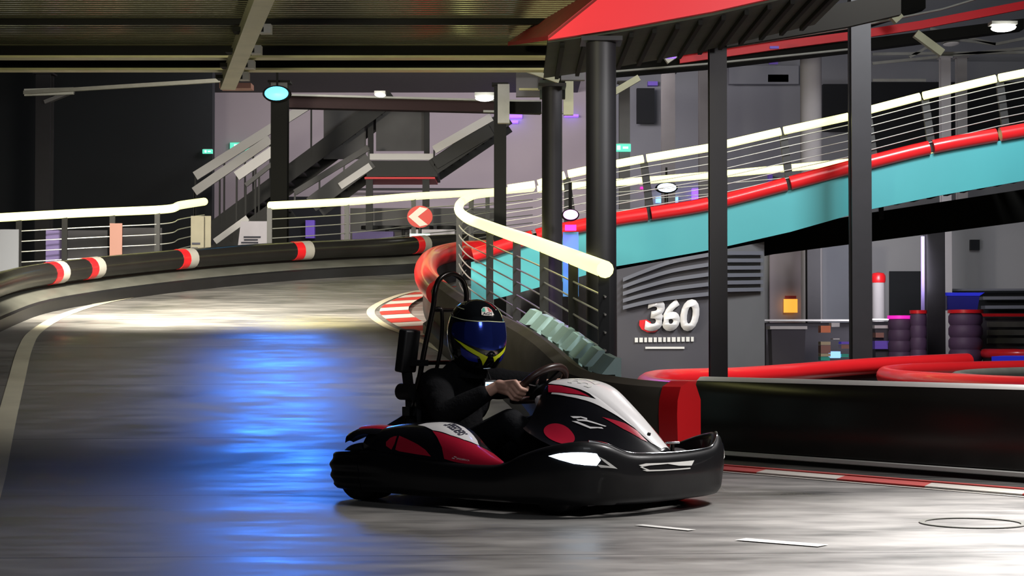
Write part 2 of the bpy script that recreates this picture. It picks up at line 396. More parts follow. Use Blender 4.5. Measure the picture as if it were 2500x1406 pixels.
# bumper ring: x,y,ztop
RING=[(-.895,0,.225),(-.895,-.25,.225),(-.865,-.42,.225),(-.79,-.54,.23),(-.65,-.60,.24),(-.45,-.62,.25),(-.25,-.63,.235),(0,-.635,.22),(.22,-.635,.212),
 (.36,-.635,.222),(.47,-.632,.265),(.58,-.62,.30),(.68,-.588,.322),(.77,-.53,.332),(.835,-.45,.318),(.88,-.34,.276),(.91,-.2,.266),(.92,0,.263)]
RINGF=RING+[(x,-y,z) for x,y,z in RING[-2:0:-1]]
def ring(s):
    """s in 0..len-1 on the right half (index param); returns x,y,ztop and outward normal"""
    n=len(RINGF); i=int(math.floor(s)); t=s-i
    def c(k):
        p=[RINGF[(i+j)%n][k] for j in (-1,0,1,2)]
        return .5*((2*p[1])+(-p[0]+p[2])*t+(2*p[0]-5*p[1]+4*p[2]-p[3])*t*t+(-p[0]+3*p[1]-3*p[2]+p[3])*t**3)
    def d(k):
        p=[RINGF[(i+j)%n][k] for j in (-1,0,1,2)]
        return .5*((-p[0]+p[2])+2*(2*p[0]-5*p[1]+4*p[2]-p[3])*t+3*(-p[0]+3*p[1]-3*p[2]+p[3])*t*t)
    dx,dy=d(0),d(1); L=math.hypot(dx,dy)+1e-9
    return c(0),c(1),c(2),dy/L,-dx/L
BPROF=[(0,-.022),(.10,-.004),(.3,.004),(.55,.012),(.8,.006),(.95,-.004),(1,-.016)]
def bump(s,t):
    x,y,zt,nx,ny=ring(s); zb=.055
    o=tab(BPROF,t)[0]
    if x<-.3: o+=.006*math.cos(t*math.pi*6)*min(1,(-.3-x)/.3)*(1 if .1<t<.95 else .3)
    # outward normal: path runs rear -> right -> front, interior on the left
    return (x+nx*o,y+ny*o,zb+(zt-zb)*t)
# helmet: z, front, back, side
HEL=[(.172,.001,.001,.001),(.166,.042,.045,.038),(.15,.082,.09,.075),(.12,.118,.125,.105),(.08,.143,.147,.125),(.03,.158,.155,.136),(-.02,.165,.15,.139),
 (-.07,.168,.138,.133),(-.11,.165,.12,.122),(-.14,.152,.105,.108),(-.165,.13,.095,.095)]
def helmet(az,z):
    """az degrees, 0 front, positive to the driver's right"""
    f,b,s=tab(HEL,z); a=math.radians(az); c,si=math.cos(a),math.sin(a)
    lx=f if c>0 else b
    e=2.2
    r=(abs(c/lx)**e+abs(si/s)**e)**(-1/e)
    return (r*c,-r*si,z)
HC=(-.325,0,.812); HYAW=-22
def helmetk(az,z):
    x,y,z=helmet(az,z); a=math.radians(HYAW); t=math.radians(4)
    x,z=x*math.cos(t)+z*math.sin(t),z*math.cos(t)-x*math.sin(t)
    return (HC[0]+x*math.cos(a)-y*math.sin(a),HC[1]+x*math.sin(a)+y*math.cos(a),HC[2]+z)
# ============================================================ barrier and fence lines of the inclined track
def bpath(pts,h,n=8): return catmull([Vector((q.x,q.y,F(q.y))) for q in (T(px,py,h) for px,py in pts)],n)
# inner barrier: from the hairpin tip down to the kart, outlines at its top edge (0.52 m)
inner_pts=[(.52,Vector((-.26,25.4,0))),(.52,Vector((-.70,25.0,0))),(.52,Vector((-.98,23.8,0))),(.52,Vector((-1.02,22,0))),(.52,Vector((-.92,20,0))),(.52,Vector((-.72,18.2,0))),(.52,Vector((-.42,16.2,0)))]
inner=[v for _,v in inner_pts]+[T(px,py,.52) for px,py in ((1235,778),(1313,824),(1391,889),(1435,908),(1480,916),(1560,927),(1642,933))]
inner=catmull([Vector((q.x,q.y,0)) for q in inner],8)
for q in inner: q.z=F(q.y)
def xb(Y):
    """right-hand edge of the inclined track"""
    best=None
    for a,b in zip(inner,inner[1:]):
        if min(a.y,b.y)<=Y<=max(a.y,b.y) and abs(a.y-b.y)>1e-6:
            x=a.x+(b.x-a.x)*(Y-a.y)/(b.y-a.y)
            if best is None or x>best: best=x
    return best
rows=[]; Y=1.5; Z0=None
while Y<48:
    rows.append(Y); Y+=.15 if 9<Y<13 else .5
fv=[];ff=[]; NL,NRr=24,8
for Y in rows:
    b=xb(Y) if Y>10 else 1.0
    if b is None: b=-.3 if Y>24 else .9
    b+=.10
    if Y>25.3: b=min(b+ (Y-25.3)*.6,7.9)
    if Y>29: b=8.0 if Y>42 else 2.0
    zl=F(Y)
    for i in range(NL+1): fv.append((-14+(b+14)*i/NL,Y,zl))
    zr=zl if Y<9.6 else 0
    for i in range(NRr+1): fv.append((b+.01+(16-b)*i/NRr,Y,zr))
W_=NL+NRr+2
for r in range(len(rows)-1):
    for i in range(W_-1): a=r*W_+i; ff.append((a,a+1,a+W_+1,a+W_))
struct('floor',MB().add(fv,ff),'floor',smooth=False)

def on(path,off=0,h=0,fl=True):
    out=[]; m=len(path)
    for i,p in enumerate(path):
        a=path[max(0,i-1)]; b=path[min(m-1,i+1)]; t=Vector((b.x-a.x,b.y-a.y,0)).normalized(); out.append(p+Vector((-t.y,t.x,0))*off+Vector((0,0,h)))
    return out
def paint(name,path,w_,m,off=0,h=.004):
    a,b=on(path,off-w_/2),on(path,off+w_/2); v=[];f=[]
    for p,q in zip(a,b): v+=[p+Vector((0,0,h)),q+Vector((0,0,h))]
    for i in range(len(a)-1): f.append((2*i,2*i+1,2*i+3,2*i+2))
    return struct(name,MB().add(v,f),m)

# outer barrier of the incline (left), base line on the track
outer=[T(px,py,0) for px,py in ((1165,655),(1000,668),(850,676),(700,686),(550,700),(400,717),(250,738),(120,762),(40,790))]
outer=[Vector((q.x,q.y,0)) for q in outer]
outer+= [Vector((-5.0,17.2,0)),Vector((-4.62,15.8,0)),Vector((-4.25,14.2,0)),Vector((-3.95,12.8,0))]
outer=[Vector((outer[0].x+2.2,outer[0].y+.9,0))]+outer
outer=catmull(outer,8)
for q in outer: q.z=F(q.y)
# barrier: skirt (near the track) + pipe on top; offsets run away from the track (path runs right to left, track is on its left)
ob=thing('track_barrier','long curved black tube barrier with grey skirt along the far left side of the track','barrier',outer[30])
def under(parent,o):
    o.parent=parent; o.matrix_parent_inverse=Matrix.Translation(-parent.location); return o
SK=[(.0,.0),(.0,.13),(-.03,.17),(-.22,.24),(-.30,.25),(-.30,.0)]
under(ob,obj('skirt',sweep(outer,SK),'skirt'))
under(ob,obj('black_foot',sweep(outer,[(.02,0),(.02,.12),(-.02,.15),(-.02,0)]),'blackmat'))
under(ob,obj('backing_board',sweep(outer,[(-.26,.2),(-.26,.5),(-.32,.5),(-.32,.2)]),'blackmat'))
pipe=on(outer,-.20,.40)
under(ob,obj('barrier_tube',MB().tube(pipe,.125,16),'blacktube'))
for px,py in ((105,665),(262,655),(492,632),(768,612),(1010,595)):
    s=near(pipe,T(px,py,.4)); 
    o=under(ob,obj('red_band',MB().tube(cut(pipe,s-.03,s+.11),.131,18),'redtube')); 
    under(ob,obj('white_band',MB().tube(cut(pipe,s-.19,s-.03),.131,18),'bwhite'))
# inner barrier near the hairpin (red) and down to the kart (dark)
ib=thing('track_barrier','red and dark tube barrier curving round the inside of the hairpin behind the driver','barrier',inner[40])
Li=plen(inner); s_red=near(inner,Vector((-.72,18.2,F(18.2))))
pin=on(inner,.0,.40)
redp=cut(inner,0,s_red); drk=cut(inner,s_red,Li)
under(ib,obj('red_tube',MB().tube(on(redp,0,.40),.13,18),'redtube'))
under(ib,obj('red_board',sweep(redp,[(.03,0),(.03,.3),(-.03,.3),(-.03,0)]),'blackmat'))
DK=[(-.02,.0),(-.06,.10),(-.07,.33),(-.08,.42),(-.05,.49),(.02,.52),(.08,.50),(.11,.44),(.12,.0)]
under(ib,obj('dark_padding',sweep(drk,DK),mat('worn_dark_padding',(.085,.075,.058),.8,noise=.35,nscale=4,spec=.15)))
under(ib,obj('lower_skirt',sweep(drk,[(-.16,0),(-.16,.10),(-.10,.14),(-.02,.14),(-.02,0)]),'blackmat'))
# pale aqua boards standing behind the barrier, under the fence
nb=8; l0=near(inner,T(1240,780,.52)); l1=near(inner,T(1470,915,.52))
for i in range(nb):
    a=cut(inner,l0+(l1-l0)*i/nb,l0+(l1-l0)*(i+.62)/nb); a=on(a,.22,0)
    tag(obj('floor_board',sweep(a,[(-.12,.50),(-.03,.60),(.01,.60),(.01,.0),(-.03,.0),(-.03,.50)]),'aqua'),'pale aqua low board behind the dark barrier, under the wire fence','board','aqua boards under the wire fence')

# ------------------------------------------------------------ fences with lit rails
def fence(label,rail,height,posts,nw,cat='fence',rr=.056,lean=None,seg=None,low=.12):
    """rail: 3-D path of the lit top rail"""
    t=thing('railing',label,cat,rail[len(rail)//2]-Vector((0,0,height)))
    L=plen(rail)
    cuts=[0]+(seg or [])+[L]
    for a,b in zip(cuts,cuts[1:]):
        under(t,obj('lit_handrail',MB().tube(cut(rail,a+.01,b-.01),rr,12),'rail'))
    ws=[]
    for k in range(nw):
        h=height*(1-low)*(k+.9)/(nw+.3)+.02
        under(t,obj('wire',MB().tube([p-Vector((0,0,h+.05)) for p in rail],.0075,6),'wire'))
    for s in posts:
        c=cut(rail,max(0,s-.01),min(L,s+.01)); q=c[0]
        under(t,obj('post',MB().bar(q-Vector((0,0,rr*.6)),q-Vector((0,0,height))+(lean or Vector((0,0,0))),.07,.03,up=(0,1,0)),'post'))
    return t
RH=1.1
def rpath(pts,n=8): return catmull([P(px,py,Y) for px,py,Y in pts],n)
lf=rpath([(-60,534,23.6),(0,531,23.6),(200,520,23.8),(400,511,24.2),(440,501,24.8),(499,492,26.2)])
fence('grey wire railing with lit yellow rail at far left, behind the curved barrier',lf,.95,[near(lf,P(x,y,24)) for x,y in ((55,528),(160,522),(275,517),(402,511))],6,rr=.055)
mf=rpath([(657,502,25.5),(850,492,26.6),(1000,480,28),(1100,474,29.2),(1200,468,30.4),(1300,460,31.5)])
fence('grey wire railing with lit yellow rail in front of the lilac wall',mf,.95,[near(mf,P(x,y,Y)) for x,y,Y in ((662,502,25.5),(845,492,26.6),(1015,480,28.1),(1190,468,30.3))],6,rr=.055)
cf=rpath([(1212,470,27.2),(1160,476,26.2),(1128,492,24.3),(1120,512,22.3),(1140,532,20.2),(1180,548,18.5),(1240,570,16.8),(1300,590,15.2),(1400,628,13.0),(1478,658,11.75)],8)
Lc=plen(cf)
fence('curved wire railing with bright yellow rail sweeping from the hairpin down behind the driver',cf,1.0,[near(cf,P(x,y,Y)) for x,y,Y in ((1150,480,25.8),(1122,515,22),(1200,553,18),(1262,577,16.2),(1330,602,14.5),(1400,630,13),(1472,655,11.8))],8,low=.05)

# ------------------------------------------------------------ painted lines and kerbs
lw=catmull([Vector((q.x,q.y,F(q.y))) for q in [T(px,py,0) for px,py in ((-70,1330),(-20,1180),(8,1060),(40,930),(62,850),(90,808),(160,768),(260,738),(400,712))]],8)
for q in lw: q.z=F(q.y)
paint('trim_1',lw,.13,'paint')
kl=[T(px,py,0) for px,py in ((1145,700),(1060,705),(985,718),(925,742),(905,765),(940,795),(1000,820),(1080,858),(1160,905),(1250,955))]
kl=catmull([Vector((q.x,q.y,0)) for q in kl],8)
for q in kl: q.z=F(q.y)
paint('trim_2',kl,.09,'paint')
s=0; L=plen(kl); i=0; kb=thing('kerb','curved red and white painted kerb at the hairpin, behind the roll hoop','kerb',kl[30])
while s<L*.62:
    a=cut(kl,s+.02,s+.42)
    if len(a)>1:
        v=[];f=[]
        for p,q in zip(on(a,.10,.012),on(a,.42,.03)): v+=[p,q]
        for j in range(len(a)-1): f.append((2*j,2*j+1,2*j+3,2*j+2))
        under(kb,obj('red_block' if i%2 else 'white_block',MB().add(v,f),'kerbr' if i%2 else 'kerbw'))
    s+=.43; i+=1
# right-hand line, kerb and long black barrier
def G(px,py,z=0):
    d=ray(px,py); return Vector((d.x,d.y,0))*((z-CAM_H)/d.z)+Vector((0,0,z))
A=G(1640,1142); B=G(2500,1214); dirk=(B-A).normalized(); A-=dirk*.5; B+=dirk*2.2
paint('trim_3',[A,B],.035,'kerbw')
nk=Vector((-dirk.y,dirk.x,0)); kk=thing('kerb','straight red and white painted kerb at the foot of the long black barrier','kerb',A)
q=A+dirk*.55; i=0
while (q-A).length<(B-A).length-.6:
    L=.62; a=[q+nk*.05,q+dirk*L+nk*.05,q+dirk*(L-.12)+nk*.25,q+nk*.25-dirk*.12]
    under(kk,obj('red_block' if i%2==0 else 'white_block',MB().prism([p+Vector((0,0,.003)) for p in a],(0,0,.008)),'kerbr' if i%2==0 else 'kerbw',smooth=False)); q+=dirk*L; i+=1
under(kk,obj('red_edge',MB().prism([p+Vector((0,0,.003)) for p in (A+nk*.26,B+nk*.26,B+nk*.31,A+nk*.31)],(0,0,.014)),'kerbr',smooth=False))
C0=G(1690,1118)+nk*.06; C1=G(2500,1180)+nk*.05; C1=C1+(C1-C0)*.35; C0=C0-(C1-C0).normalized()*.02
lb=thing('track_barrier','long straight black barrier with a highlight painted along its top edge on the right behind the kart','barrier',C0)
cpath=[C0.lerp(C1,i/12) for i in range(13)]
under(lb,obj('padding',sweep(cpath,[(.0,.03),(-.03,.08),(-.03,.40),(.0,.50),(.03,.52),(.09,.52),(.12,.48),(.12,.0),(.0,.0)]),'blacktube'))
under(lb,obj('top_highlight',sweep(cpath,[(.0,.505),(.03,.53),(.07,.532),(.07,.522),(.03,.52)]),'strip'))  # pale strip paints the highlight on the barrier top
under(lb,obj('foot_strip',sweep(cpath,[(-.035,.03),(-.045,.035),(-.045,.055),(-.03,.06)]),'strip'))
E0=inner[-1]; rbp=[C0+nk*-.03-dirk*.10,C0+dirk*.14-nk*.03]
E1=inner[-1]; E2=inner[-4]; et=Vector((E1.x-E2.x,E1.y-E2.y,0)).normalized()
under(lb,obj('red_end_band',sweep([Vector((E1.x,E1.y,0))-et*.03,Vector((E1.x,E1.y,0))+et*.04,Vector((E1.x,E1.y,0))+et*.10],[(-.04,.0),(-.08,.10),(-.09,.36),(-.085,.44),(-.055,.515),(.02,.545),(.085,.525),(.13,.44),(.13,0)]),'redtube'))
# short dash and ring on the floor in front
p0,p1=G(1808,1318),G(2010,1334); paint('trim_4',[p0,p1],.085,'strip')
mc=G(2375,1278); struct('trim_5',MB().lathe([(.20,.002),(.20,.005),(.225,.005),(.225,.002)],(mc.x,mc.y,0),'z',40),'skirt')
p0,p1=G(1560,1283),G(1690,1296); paint('trim_6',[p0,p1],.05,'strip')

# ------------------------------------------------------------ red tube loops behind the long barrier
def tubeloop(label,pts,r,m='redtube',h=.41,board=True,name='track_barrier'):
    path=catmull([Vector((p.x,p.y,p.z)) for p in pts],8)
    t=thing(name,label,'barrier',path[len(path)//2]); under(t,obj('barrier_tube',MB().tube([p+Vector((0,0,h)) for p in path],r,16),m))
    if board: under(t,obj('backing_board',sweep([Vector((p.x,p.y,0)) for p in path],[(-.03,0),(-.03,h),(.03,h),(.03,0)]),'blackmat'))
    return t
Q=lambda px,Y,z=0: Vector(((px-1250)/FPX*Y,Y,z))
tubeloop('long red tube barrier curling behind the black column base, left of the other loops',[Q(1715,12.4),Q(1640,12.7),Q(1590,13.6),Q(1580,15.0),Q(1610,16.4),Q(1700,17.1),Q(1800,17.7),Q(1930,18.6,.02),Q(2060,19.8,.045),Q(2200,21.0,.07),Q(2360,22.4,.09)],.09)
tubeloop('red tube barrier looping behind the right end of the long black barrier',[Q(2700,13.0),Q(2500,13.9),Q(2350,14.9),Q(2210,16.3),Q(2160,18.0),Q(2190,19.8),Q(2320,21.6),Q(2500,23.0),Q(2720,24.3)],.085)
tubeloop('low grey-black tube barrier inside the right red loop',[Q(2700,14.6),Q(2500,15.4),Q(2380,16.4),Q(2335,17.8),Q(2400,19.3),Q(2560,20.6),Q(2720,21.5)],.06,'skirt',.40)
t=tubeloop('small far red tube barrier at the right edge, in front of the purple-lit tyre stacks',[Q(2640,28.2),Q(2480,28.5),Q(2410,29.2),Q(2415,30.2),Q(2500,30.8),Q(2640,31)],.075,h=.52)
tag(obj('floor_mat',MB().prism([Q(2420,27),Q(2650,27),Q(2650,28.1),Q(2450,28.1)],(0,0,.5)),'blueplastic'),'low blue padded block beside the far red barrier','block')

# ------------------------------------------------------------ teal ramp on the right
NY,FY=22.0,26.5
top=[(1150,640),(1180,632),(1240,612),(1320,588),(1383,574),(1505,549),(1600,535),(1740,511),(1930,462),(2120,412),(2290,371),(2500,333),(2640,306)]
bot={1150:745,1180:737,1240:722,1320:700,1383:685,1505:650,1600:634,1740:609,1930:566,2120:512,2290:478,2500:441,2640:415}
tp=[P(x,y,NY) for x,y in top]; bp_=[P(x,bot[x],NY) for x,_ in top]
rp=thing('kart_ramp','raised track ramp with teal side panel rising to the right','ramp',(3,24,0))
v=[];f=[]
for a,b in zip(tp,bp_): v+=[a,b,a+Vector((0,.08,0)),b+Vector((0,.08,0))]
n=len(tp)
for i in range(n-1):
    a=4*i;b=a+4; f+=[(a,a+1,b+1,b),(a+2,b+2,b+3,a+3),(a,b,b+2,a+2),(a+1,a+3,b+3,b+1)]
f+=[(0,2,3,1),(4*n-4,4*n-3,4*n-1,4*n-2)]
under(rp,obj('teal_side_panel',MB().add(v,f),'teal',smooth=False))
# deck, cross joists and far girder
dk=[a.lerp(b,.35) for a,b in zip(tp,bp_)][4:]
v=[];f=[]
for a in dk: v+=[a+Vector((0,.09,0)),Vector((a.x*1.0,FY,a.z)),a+Vector((0,.09,-.05)),Vector((a.x,FY,a.z-.05))]
n=len(dk)
for i in range(n-1):
    a=4*i;b=a+4; f+=[(a,a+1,b+1,b),(a+2,b+2,b+3,a+3)]
under(rp,obj('deck',MB().add(v,f),'corr',smooth=False))
for i in range(26):
    x=1.2+i*.24; 
    k=min(range(len(tp)-1),key=lambda j:abs((tp[j].x+tp[j+1].x)/2-x)); tt=(x-tp[k].x)/(tp[k+1].x-tp[k].x); z=tp[k].lerp(tp[k+1],tt).z*.35+bp_[k].lerp(bp_[k+1],tt).z*.65
    under(rp,obj('joist',MB().bar((x,NY+.1,z+.08),(x,FY,z+.02),.06,.14),'girder'))
gt=[P(x,y,FY) for x,y in ((1500,640),(1740,600),(1890,560),(2120,520),(2500,462),(2640,440))]; gb=[P(x,y,FY) for x,y in ((1500,690),(1740,650),(1890,620),(2120,590),(2500,541),(2640,520))]
v=[];f=[]
for a,b in zip(gt,gb): v+=[a,b,a+Vector((0,.15,0)),b+Vector((0,.15,0))]
n=len(gt)
for i in range(n-1):
    a=4*i;b=a+4; f+=[(a,a+1,b+1,b),(a+2,b+2,b+3,a+3),(a,b,b+2,a+2),(a+1,a+3,b+3,b+1)]
f+=[(0,2,3,1),(4*n-4,4*n-3,4*n-1,4*n-2)]
under(rp,obj('far_girder',MB().add(v,f),'girder',smooth=False))
# red tube on top, in lengths between posts
tub=catmull([P(x,y-15,NY-.02) for x,y in top],6)
cutx=[1150,1306,1440,1585,1735,1925,2115,2275,2440,2640]
sx=[near(tub,P(x,dict(top).get(x,0) or 500,NY-.02)) for x in cutx]
def s_at(path,px):
    acc=0
    for a,b in zip(path,path[1:]):
        pa=1250+FPX*a.x/a.y; pb=1250+FPX*b.x/b.y; L=(b-a).length
        if pa<=px<=pb: return acc+L*(px-pa)/(pb-pa)
        acc+=L
    return acc if px>1000 else 0
for a,b in zip(cutx,cutx[1:]):
    c=cut(tub,s_at(tub,a+5),s_at(tub,b-5))
    under(rp,obj('red_tube',MB().tube(c,.085,14),'redtube'))
nr=[P(x,y,NY-.05) for x,y in ((1236,461),(1310,450),(1383,426),(1500,401),(1575,387),(1740,359),(1910,320),(2075,284),(2120,269),(2250,235),(2435,191),(2640,150))]
t=thing('railing','wire railing with bright lit rail on the near side of the teal ramp','fence',(3.,NY,2.))
for a,b in zip(nr,nr[1:]):
    d=(b-a).normalized()*.02; under(t,obj('lit_handrail',MB().tube([a+d,b-d],.048,10),'rail'))
for k in range(6):
    h=.10+.095*k; under(t,obj('wire',MB().tube([p-Vector((0,0,h)) for p in nr],.006,6),'wire'))
for px,py,by in ((1383,426,560),(1572,389,535),(1740,359,505),(1912,320,462),(2118,269,410),(2258,235,372),(2440,190,338)):
    under(t,obj('post',MB().bar(P(px,py+8,NY),P(px+18,by,NY),.09,.05,up=(0,1,0)),'post'))
fr_=[P(x,y,FY) for x,y in ((1310,462),(1383,455),(1500,446),(1580,440),(1740,427),(1925,410),(2080,395),(2150,384),(2262,368),(2290,362))]
t=thing('railing','wire railing with lit rail on the far side of the teal ramp','fence',(3.,FY,2.))
for a,b in zip(fr_,fr_[1:]):
    d=(b-a).normalized()*.01; under(t,obj('lit_handrail',MB().tube([a+d,b-d],.052,10),'rail'))
for k in range(5):
    h=.14+.13*k; under(t,obj('wire',MB().tube([p-Vector((0,0,h)) for p in fr_],.006,6),'wire'))
for px,py in ((1383,455),(1580,440),(1770,425),(1925,410),(2150,384)):
    p=P(px,py,FY); under(t,obj('post',MB().bar(p,p-Vector((0,0,.9)),.07,.05,up=(0,1,0)),'post'))

# ------------------------------------------------------------ columns
def column(label,px,wpx,ytop,Y,zb=0,name='steel_column',round_=False,m='column',base=True,cat='column',group=None):
    w_=wpx/FPX*Y; x=(px-1250)/FPX*Y; zt=P(px,ytop,Y).z
    t=thing(name,label,cat,(x,Y,zb),0,group)
    if round_: s=MB().cyl((0,0,0),(0,0,zt-zb),w_/2,28)
    else:
        d=w_; k=w_*.16
        s=MB().prism([(-d/2,-d/2,0),(d/2,-d/2,0),(d/2,-d/2+k,0),(k/2,-d/2+k,0),(k/2,d/2-k,0),(d/2,d/2-k,0),(d/2,d/2,0),(-d/2,d/2,0),(-d/2,d/2-k,0),(-k/2,d/2-k,0),(-k/2,-d/2+k,0),(-d/2,-d/2+k,0)],(0,0,zt-zb))
    obj('shaft',s,m,t,ang=30)
    if base: obj('base_plate',MB().box((0,0,.012),(w_*1.7,w_*1.7,.024)),m,t)
    if zt<7: obj('cap_plate',MB().box((0,0,zt-zb-.01),(w_*1.35,w_*1.35,.03)),m,t)
    return t
column('thick round dark column at the end of the curved railing',1468,74,97,12.6,F(12.6)*0,round_=True,name='round_column')
column('slim dark steel column in front of the grey enclosure with the large logo',1753,42,40,14.6)
column('tall dark steel column right of the enclosure, running up out of the picture',2101,48,-60,21.2)
column('dark round column beside the purple lamp, left of the thick round column',1348,50,208,17.2,F(17.2)*0,round_=True,name='round_column')
column('dark steel column standing behind the bend of the curved railing',1221,30,205,23.5,0,m='girder')
column('dark steel column carrying the blue lamp, in the gap between two railings',682,40,200,27.5,F(27.5),m='girder')
column('dim tall column behind the far left railing',106,36,180,30,F(29))
column('pale concrete pillar left of the tall dark column, above the ramp',1982,52,120,34,0,m='pillar',round_=True,name='concrete_pillar',base=False)
column('dark column with violet edge at the counter, right of the doorway',2281,44,560,31,0)
column('narrow dark column between two wall panels under the ramp',1985,32,575,33,0)
column('thin pale post above the ramp at upper right, left of the others',2310,24,140,34,0,m='pillar',base=False)
column('pale pillar above the ramp at upper right, nearest the right edge',2350,24,140,36,0,m='pillar',base=False)
column('grey ribbed post behind the thick round column, above the exit sign',1525,26,200,33,0,m='stairpanel',base=False)
column('grey pillar between the dark recess and the slim dark column, above the ramp',1632,32,175,37,0,m='stairpanel',base=False)
column('grey post beside the slim dark column',1720,26,160,37,0,m='stairpanel',base=False)

# ------------------------------------------------------------ grey enclosure with the logo
wl=thing('enclosure','dark grey panelled enclosure under the ramp bearing a large white number','enclosure',P(1690,987,21.7).xy.to_3d())
EY=21.7; p=lambda px,py,d=0: P(px,py,EY)+Vector((0,d,0))
under(wl,obj('front_panel',MB().prism([Vector((p(1506,0).x,EY,0)),Vector((p(1756,0).x,EY,0)),p(1756,612),p(1600,640),p(1506,658)],(0,.08,0)),'panel',smooth=False))
under(wl,obj('side_panel',MB().prism([Vector((p(1758,0).x,EY,0)),Vector((p(1878,0).x,EY+.5,0)),Vector((p(1878,0).x,EY+.5,p(1878,585).z)),p(1758,611)],(0,.08,0)),mat('side_panel_grey',(.12,.12,.125),.6,noise=.15,nscale=2),smooth=False))
for k in range(5):
    y0=662+k*19; pts=[p(1520,y0+26-k*2,-.05),p(1570,y0+6,-.05),p(1640,y0-18+k*3,-.05),p(1735,y0-36+k*5,-.05)]
    under(wl,obj('slat',sweep(catmull(pts,5),[(.02,0),(.02,.045),(-.02,.045),(-.02,0)]),'slat'))
for k in range(6):
    y0=618+k*18; a,b=p(1772,y0,-.04),p(1872,y0-4,-.04); b.y=EY+.42; under(wl,obj('slat',MB().bar(a,b,.04,.045),'slat'))
o=p(1562,811,-.02); rt=Vector((1,0,.02)); 
for c_,x0,w2 in (('3',1572,44),('6',1612,44),('0',1655,46)):
    q=p(x0,809,-.02); under(wl,text_flat('logo_figure',c_,q,rt,(0,0,1),w2/FPX*EY,p(0,733).z-p(0,811).z,.03,'white',None,.045,.05))
under(wl,obj('red_logo_mark',MB().prism([p(x,y,-.03) for x,y in ((1561,782),(1578,780),(1588,786),(1590,795),(1606,806),(1598,811),(1580,811),(1566,804),(1560,794))],(0,.03,0)),'redtube',smooth=False))
x=1550
for w2 in (9,10,8,11,9,10,8,9,11,9,9,10,8): 
    under(wl,obj('logo_caption',MB().box(p(x+w2/2-1,830-(x-1550)*.015,-.01),((w2-1.5)/FPX*EY,.02,.055)),'strip')); x+=w2+2
under(wl,obj('logo_underline',MB().box(p(1623,849,-.01),(.46,.02,.025)),'strip'))

# ------------------------------------------------------------ red upper ramp overhead
ur=thing('upper_ramp','overhead ramp with a bright red side panel at the top of the picture','ramp',(2,12.6,3))
UY=12.6
def Pr(px,py,Y=UY): return P(px,py,Y)
under(ur,obj('red_side_panel',MB().prism([Pr(1338,97),Pr(1500,72),Pr(1740,28),Pr(1900,-8),Pr(2100,-55),Pr(2100,-300),Pr(1830,-300)],(0,.06,0)),'redpanel',smooth=False))
under(ur,obj('end_panel',MB().prism([P(1338,98,12.65),P(1830,-300,12.65),P(1830,-290,15.6),P(1240,112,15.6)],(0,.0,.03)),mat('shaded_red_panel',(.30,.008,.01),.5,noise=.3,nscale=3),smooth=False))  # shade on this panel is put in as a darker red
fa=[(1338,100),(1500,77),(1740,34),(1900,-3),(2100,-50)]
v=[];f=[]
for x,y in fa:
    a=Pr(x,y); a.y+=.07; v+=[a,Vector((a.x,14.5,a.z+.01)),a+Vector((0,0,.04)),Vector((a.x,14.5,a.z+.05))]
for i in range(len(fa)-1): a=4*i;b=a+4; f+=[(a,b,b+1,a+1),(a+2,a+3,b+3,b+2),(a,a+2,b+2,b)]
under(ur,obj('underside',MB().add(v,f),'blotchy',smooth=False))
for i in range(14):
    x=.35+i*.16; k=[Pr(*q) for q in fa]; z=None
    for a,b in zip(k,k[1:]):
        if a.x<=x<=b.x: z=a.z+(b.z-a.z)*(x-a.x)/(b.x-a.x)
    if z: under(ur,obj('joist',MB().bar((x,12.75,z-.02),(x,14.4,z-.01),.03,.035),'girder'))
# longitudinal girders and far red edge
def band(name,pts,hpx,Y,m,parent,th=.08):
    v=[];f=[]
    for x,y in pts: a=P(x,y,Y); b=P(x,y+hpx,Y); v+=[a,b,a+Vector((0,th,0)),b+Vector((0,th,0))]
    n=len(pts)
    for i in range(n-1):
        a=4*i;b=a+4; f+=[(a,a+1,b+1,b),(a+2,b+2,b+3,a+3),(a,b,b+2,a+2),(a+1,a+3,b+3,b+1)]
    f+=[(0,2,3,1),(4*n-4,4*n-3,4*n-1,4*n-2)]
    return under(parent,obj(name,MB().add(v,f),m,smooth=False))
band('dark_girder',[(1500,95),(1740,60),(2070,5),(2200,-25)],60,16.3,'girder',ur,.1)
fr2=thing('upper_walkway','dark overhead walkway edged with a thin red strip, rising to the upper right','walkway',(5,30,6))
band('red_edge',[(1660,134),(1900,100),(2070,78),(2250,50),(2500,2)],20,30,'redpanel',fr2); band('pale_edge',[(1500,155),(1740,118),(2070,66),(2300,20),(2400,-10)],4,29.8,'truss',fr2); band('lower_pale_edge',[(1500,172),(1740,152),(2070,118)],4,29.8,'truss',fr2); band('girder_web',[(1500,158),(1740,138),(2070,100),(2500,45)],26,30.2,'girder',fr2,.3)
band('upper_web',[(1500,110),(1740,70),(2070,20),(2260,-40)],60,30.6,'girder',fr2,.3)
for (a,b,w2) in (((1735,75),(1625,148),.12),((2140,-10),(2195,50),.16),((2235,82),(2300,130),.12),((1560,190),(1500,225),.10)):
    under(fr2,obj('brace',MB().bar(P(*a,29),P(*b,29),w2,w2),'duct'))
tr_=thing('roof_truss','thin pale roof truss in the upper right corner','truss',(8,34,5.8))
for a,b in (((2130,132),(2500,128)),((2130,155),(2500,118)),((2270,70),(2430,108)),((2300,92),(2430,108)),((2220,140),(2290,100)),((2130,196),(2260,196)),((2430,108),(2510,92))):
    under(tr_,obj('truss_member',MB().bar(P(*a,34),P(*b,34),.05,.05),'truss'))

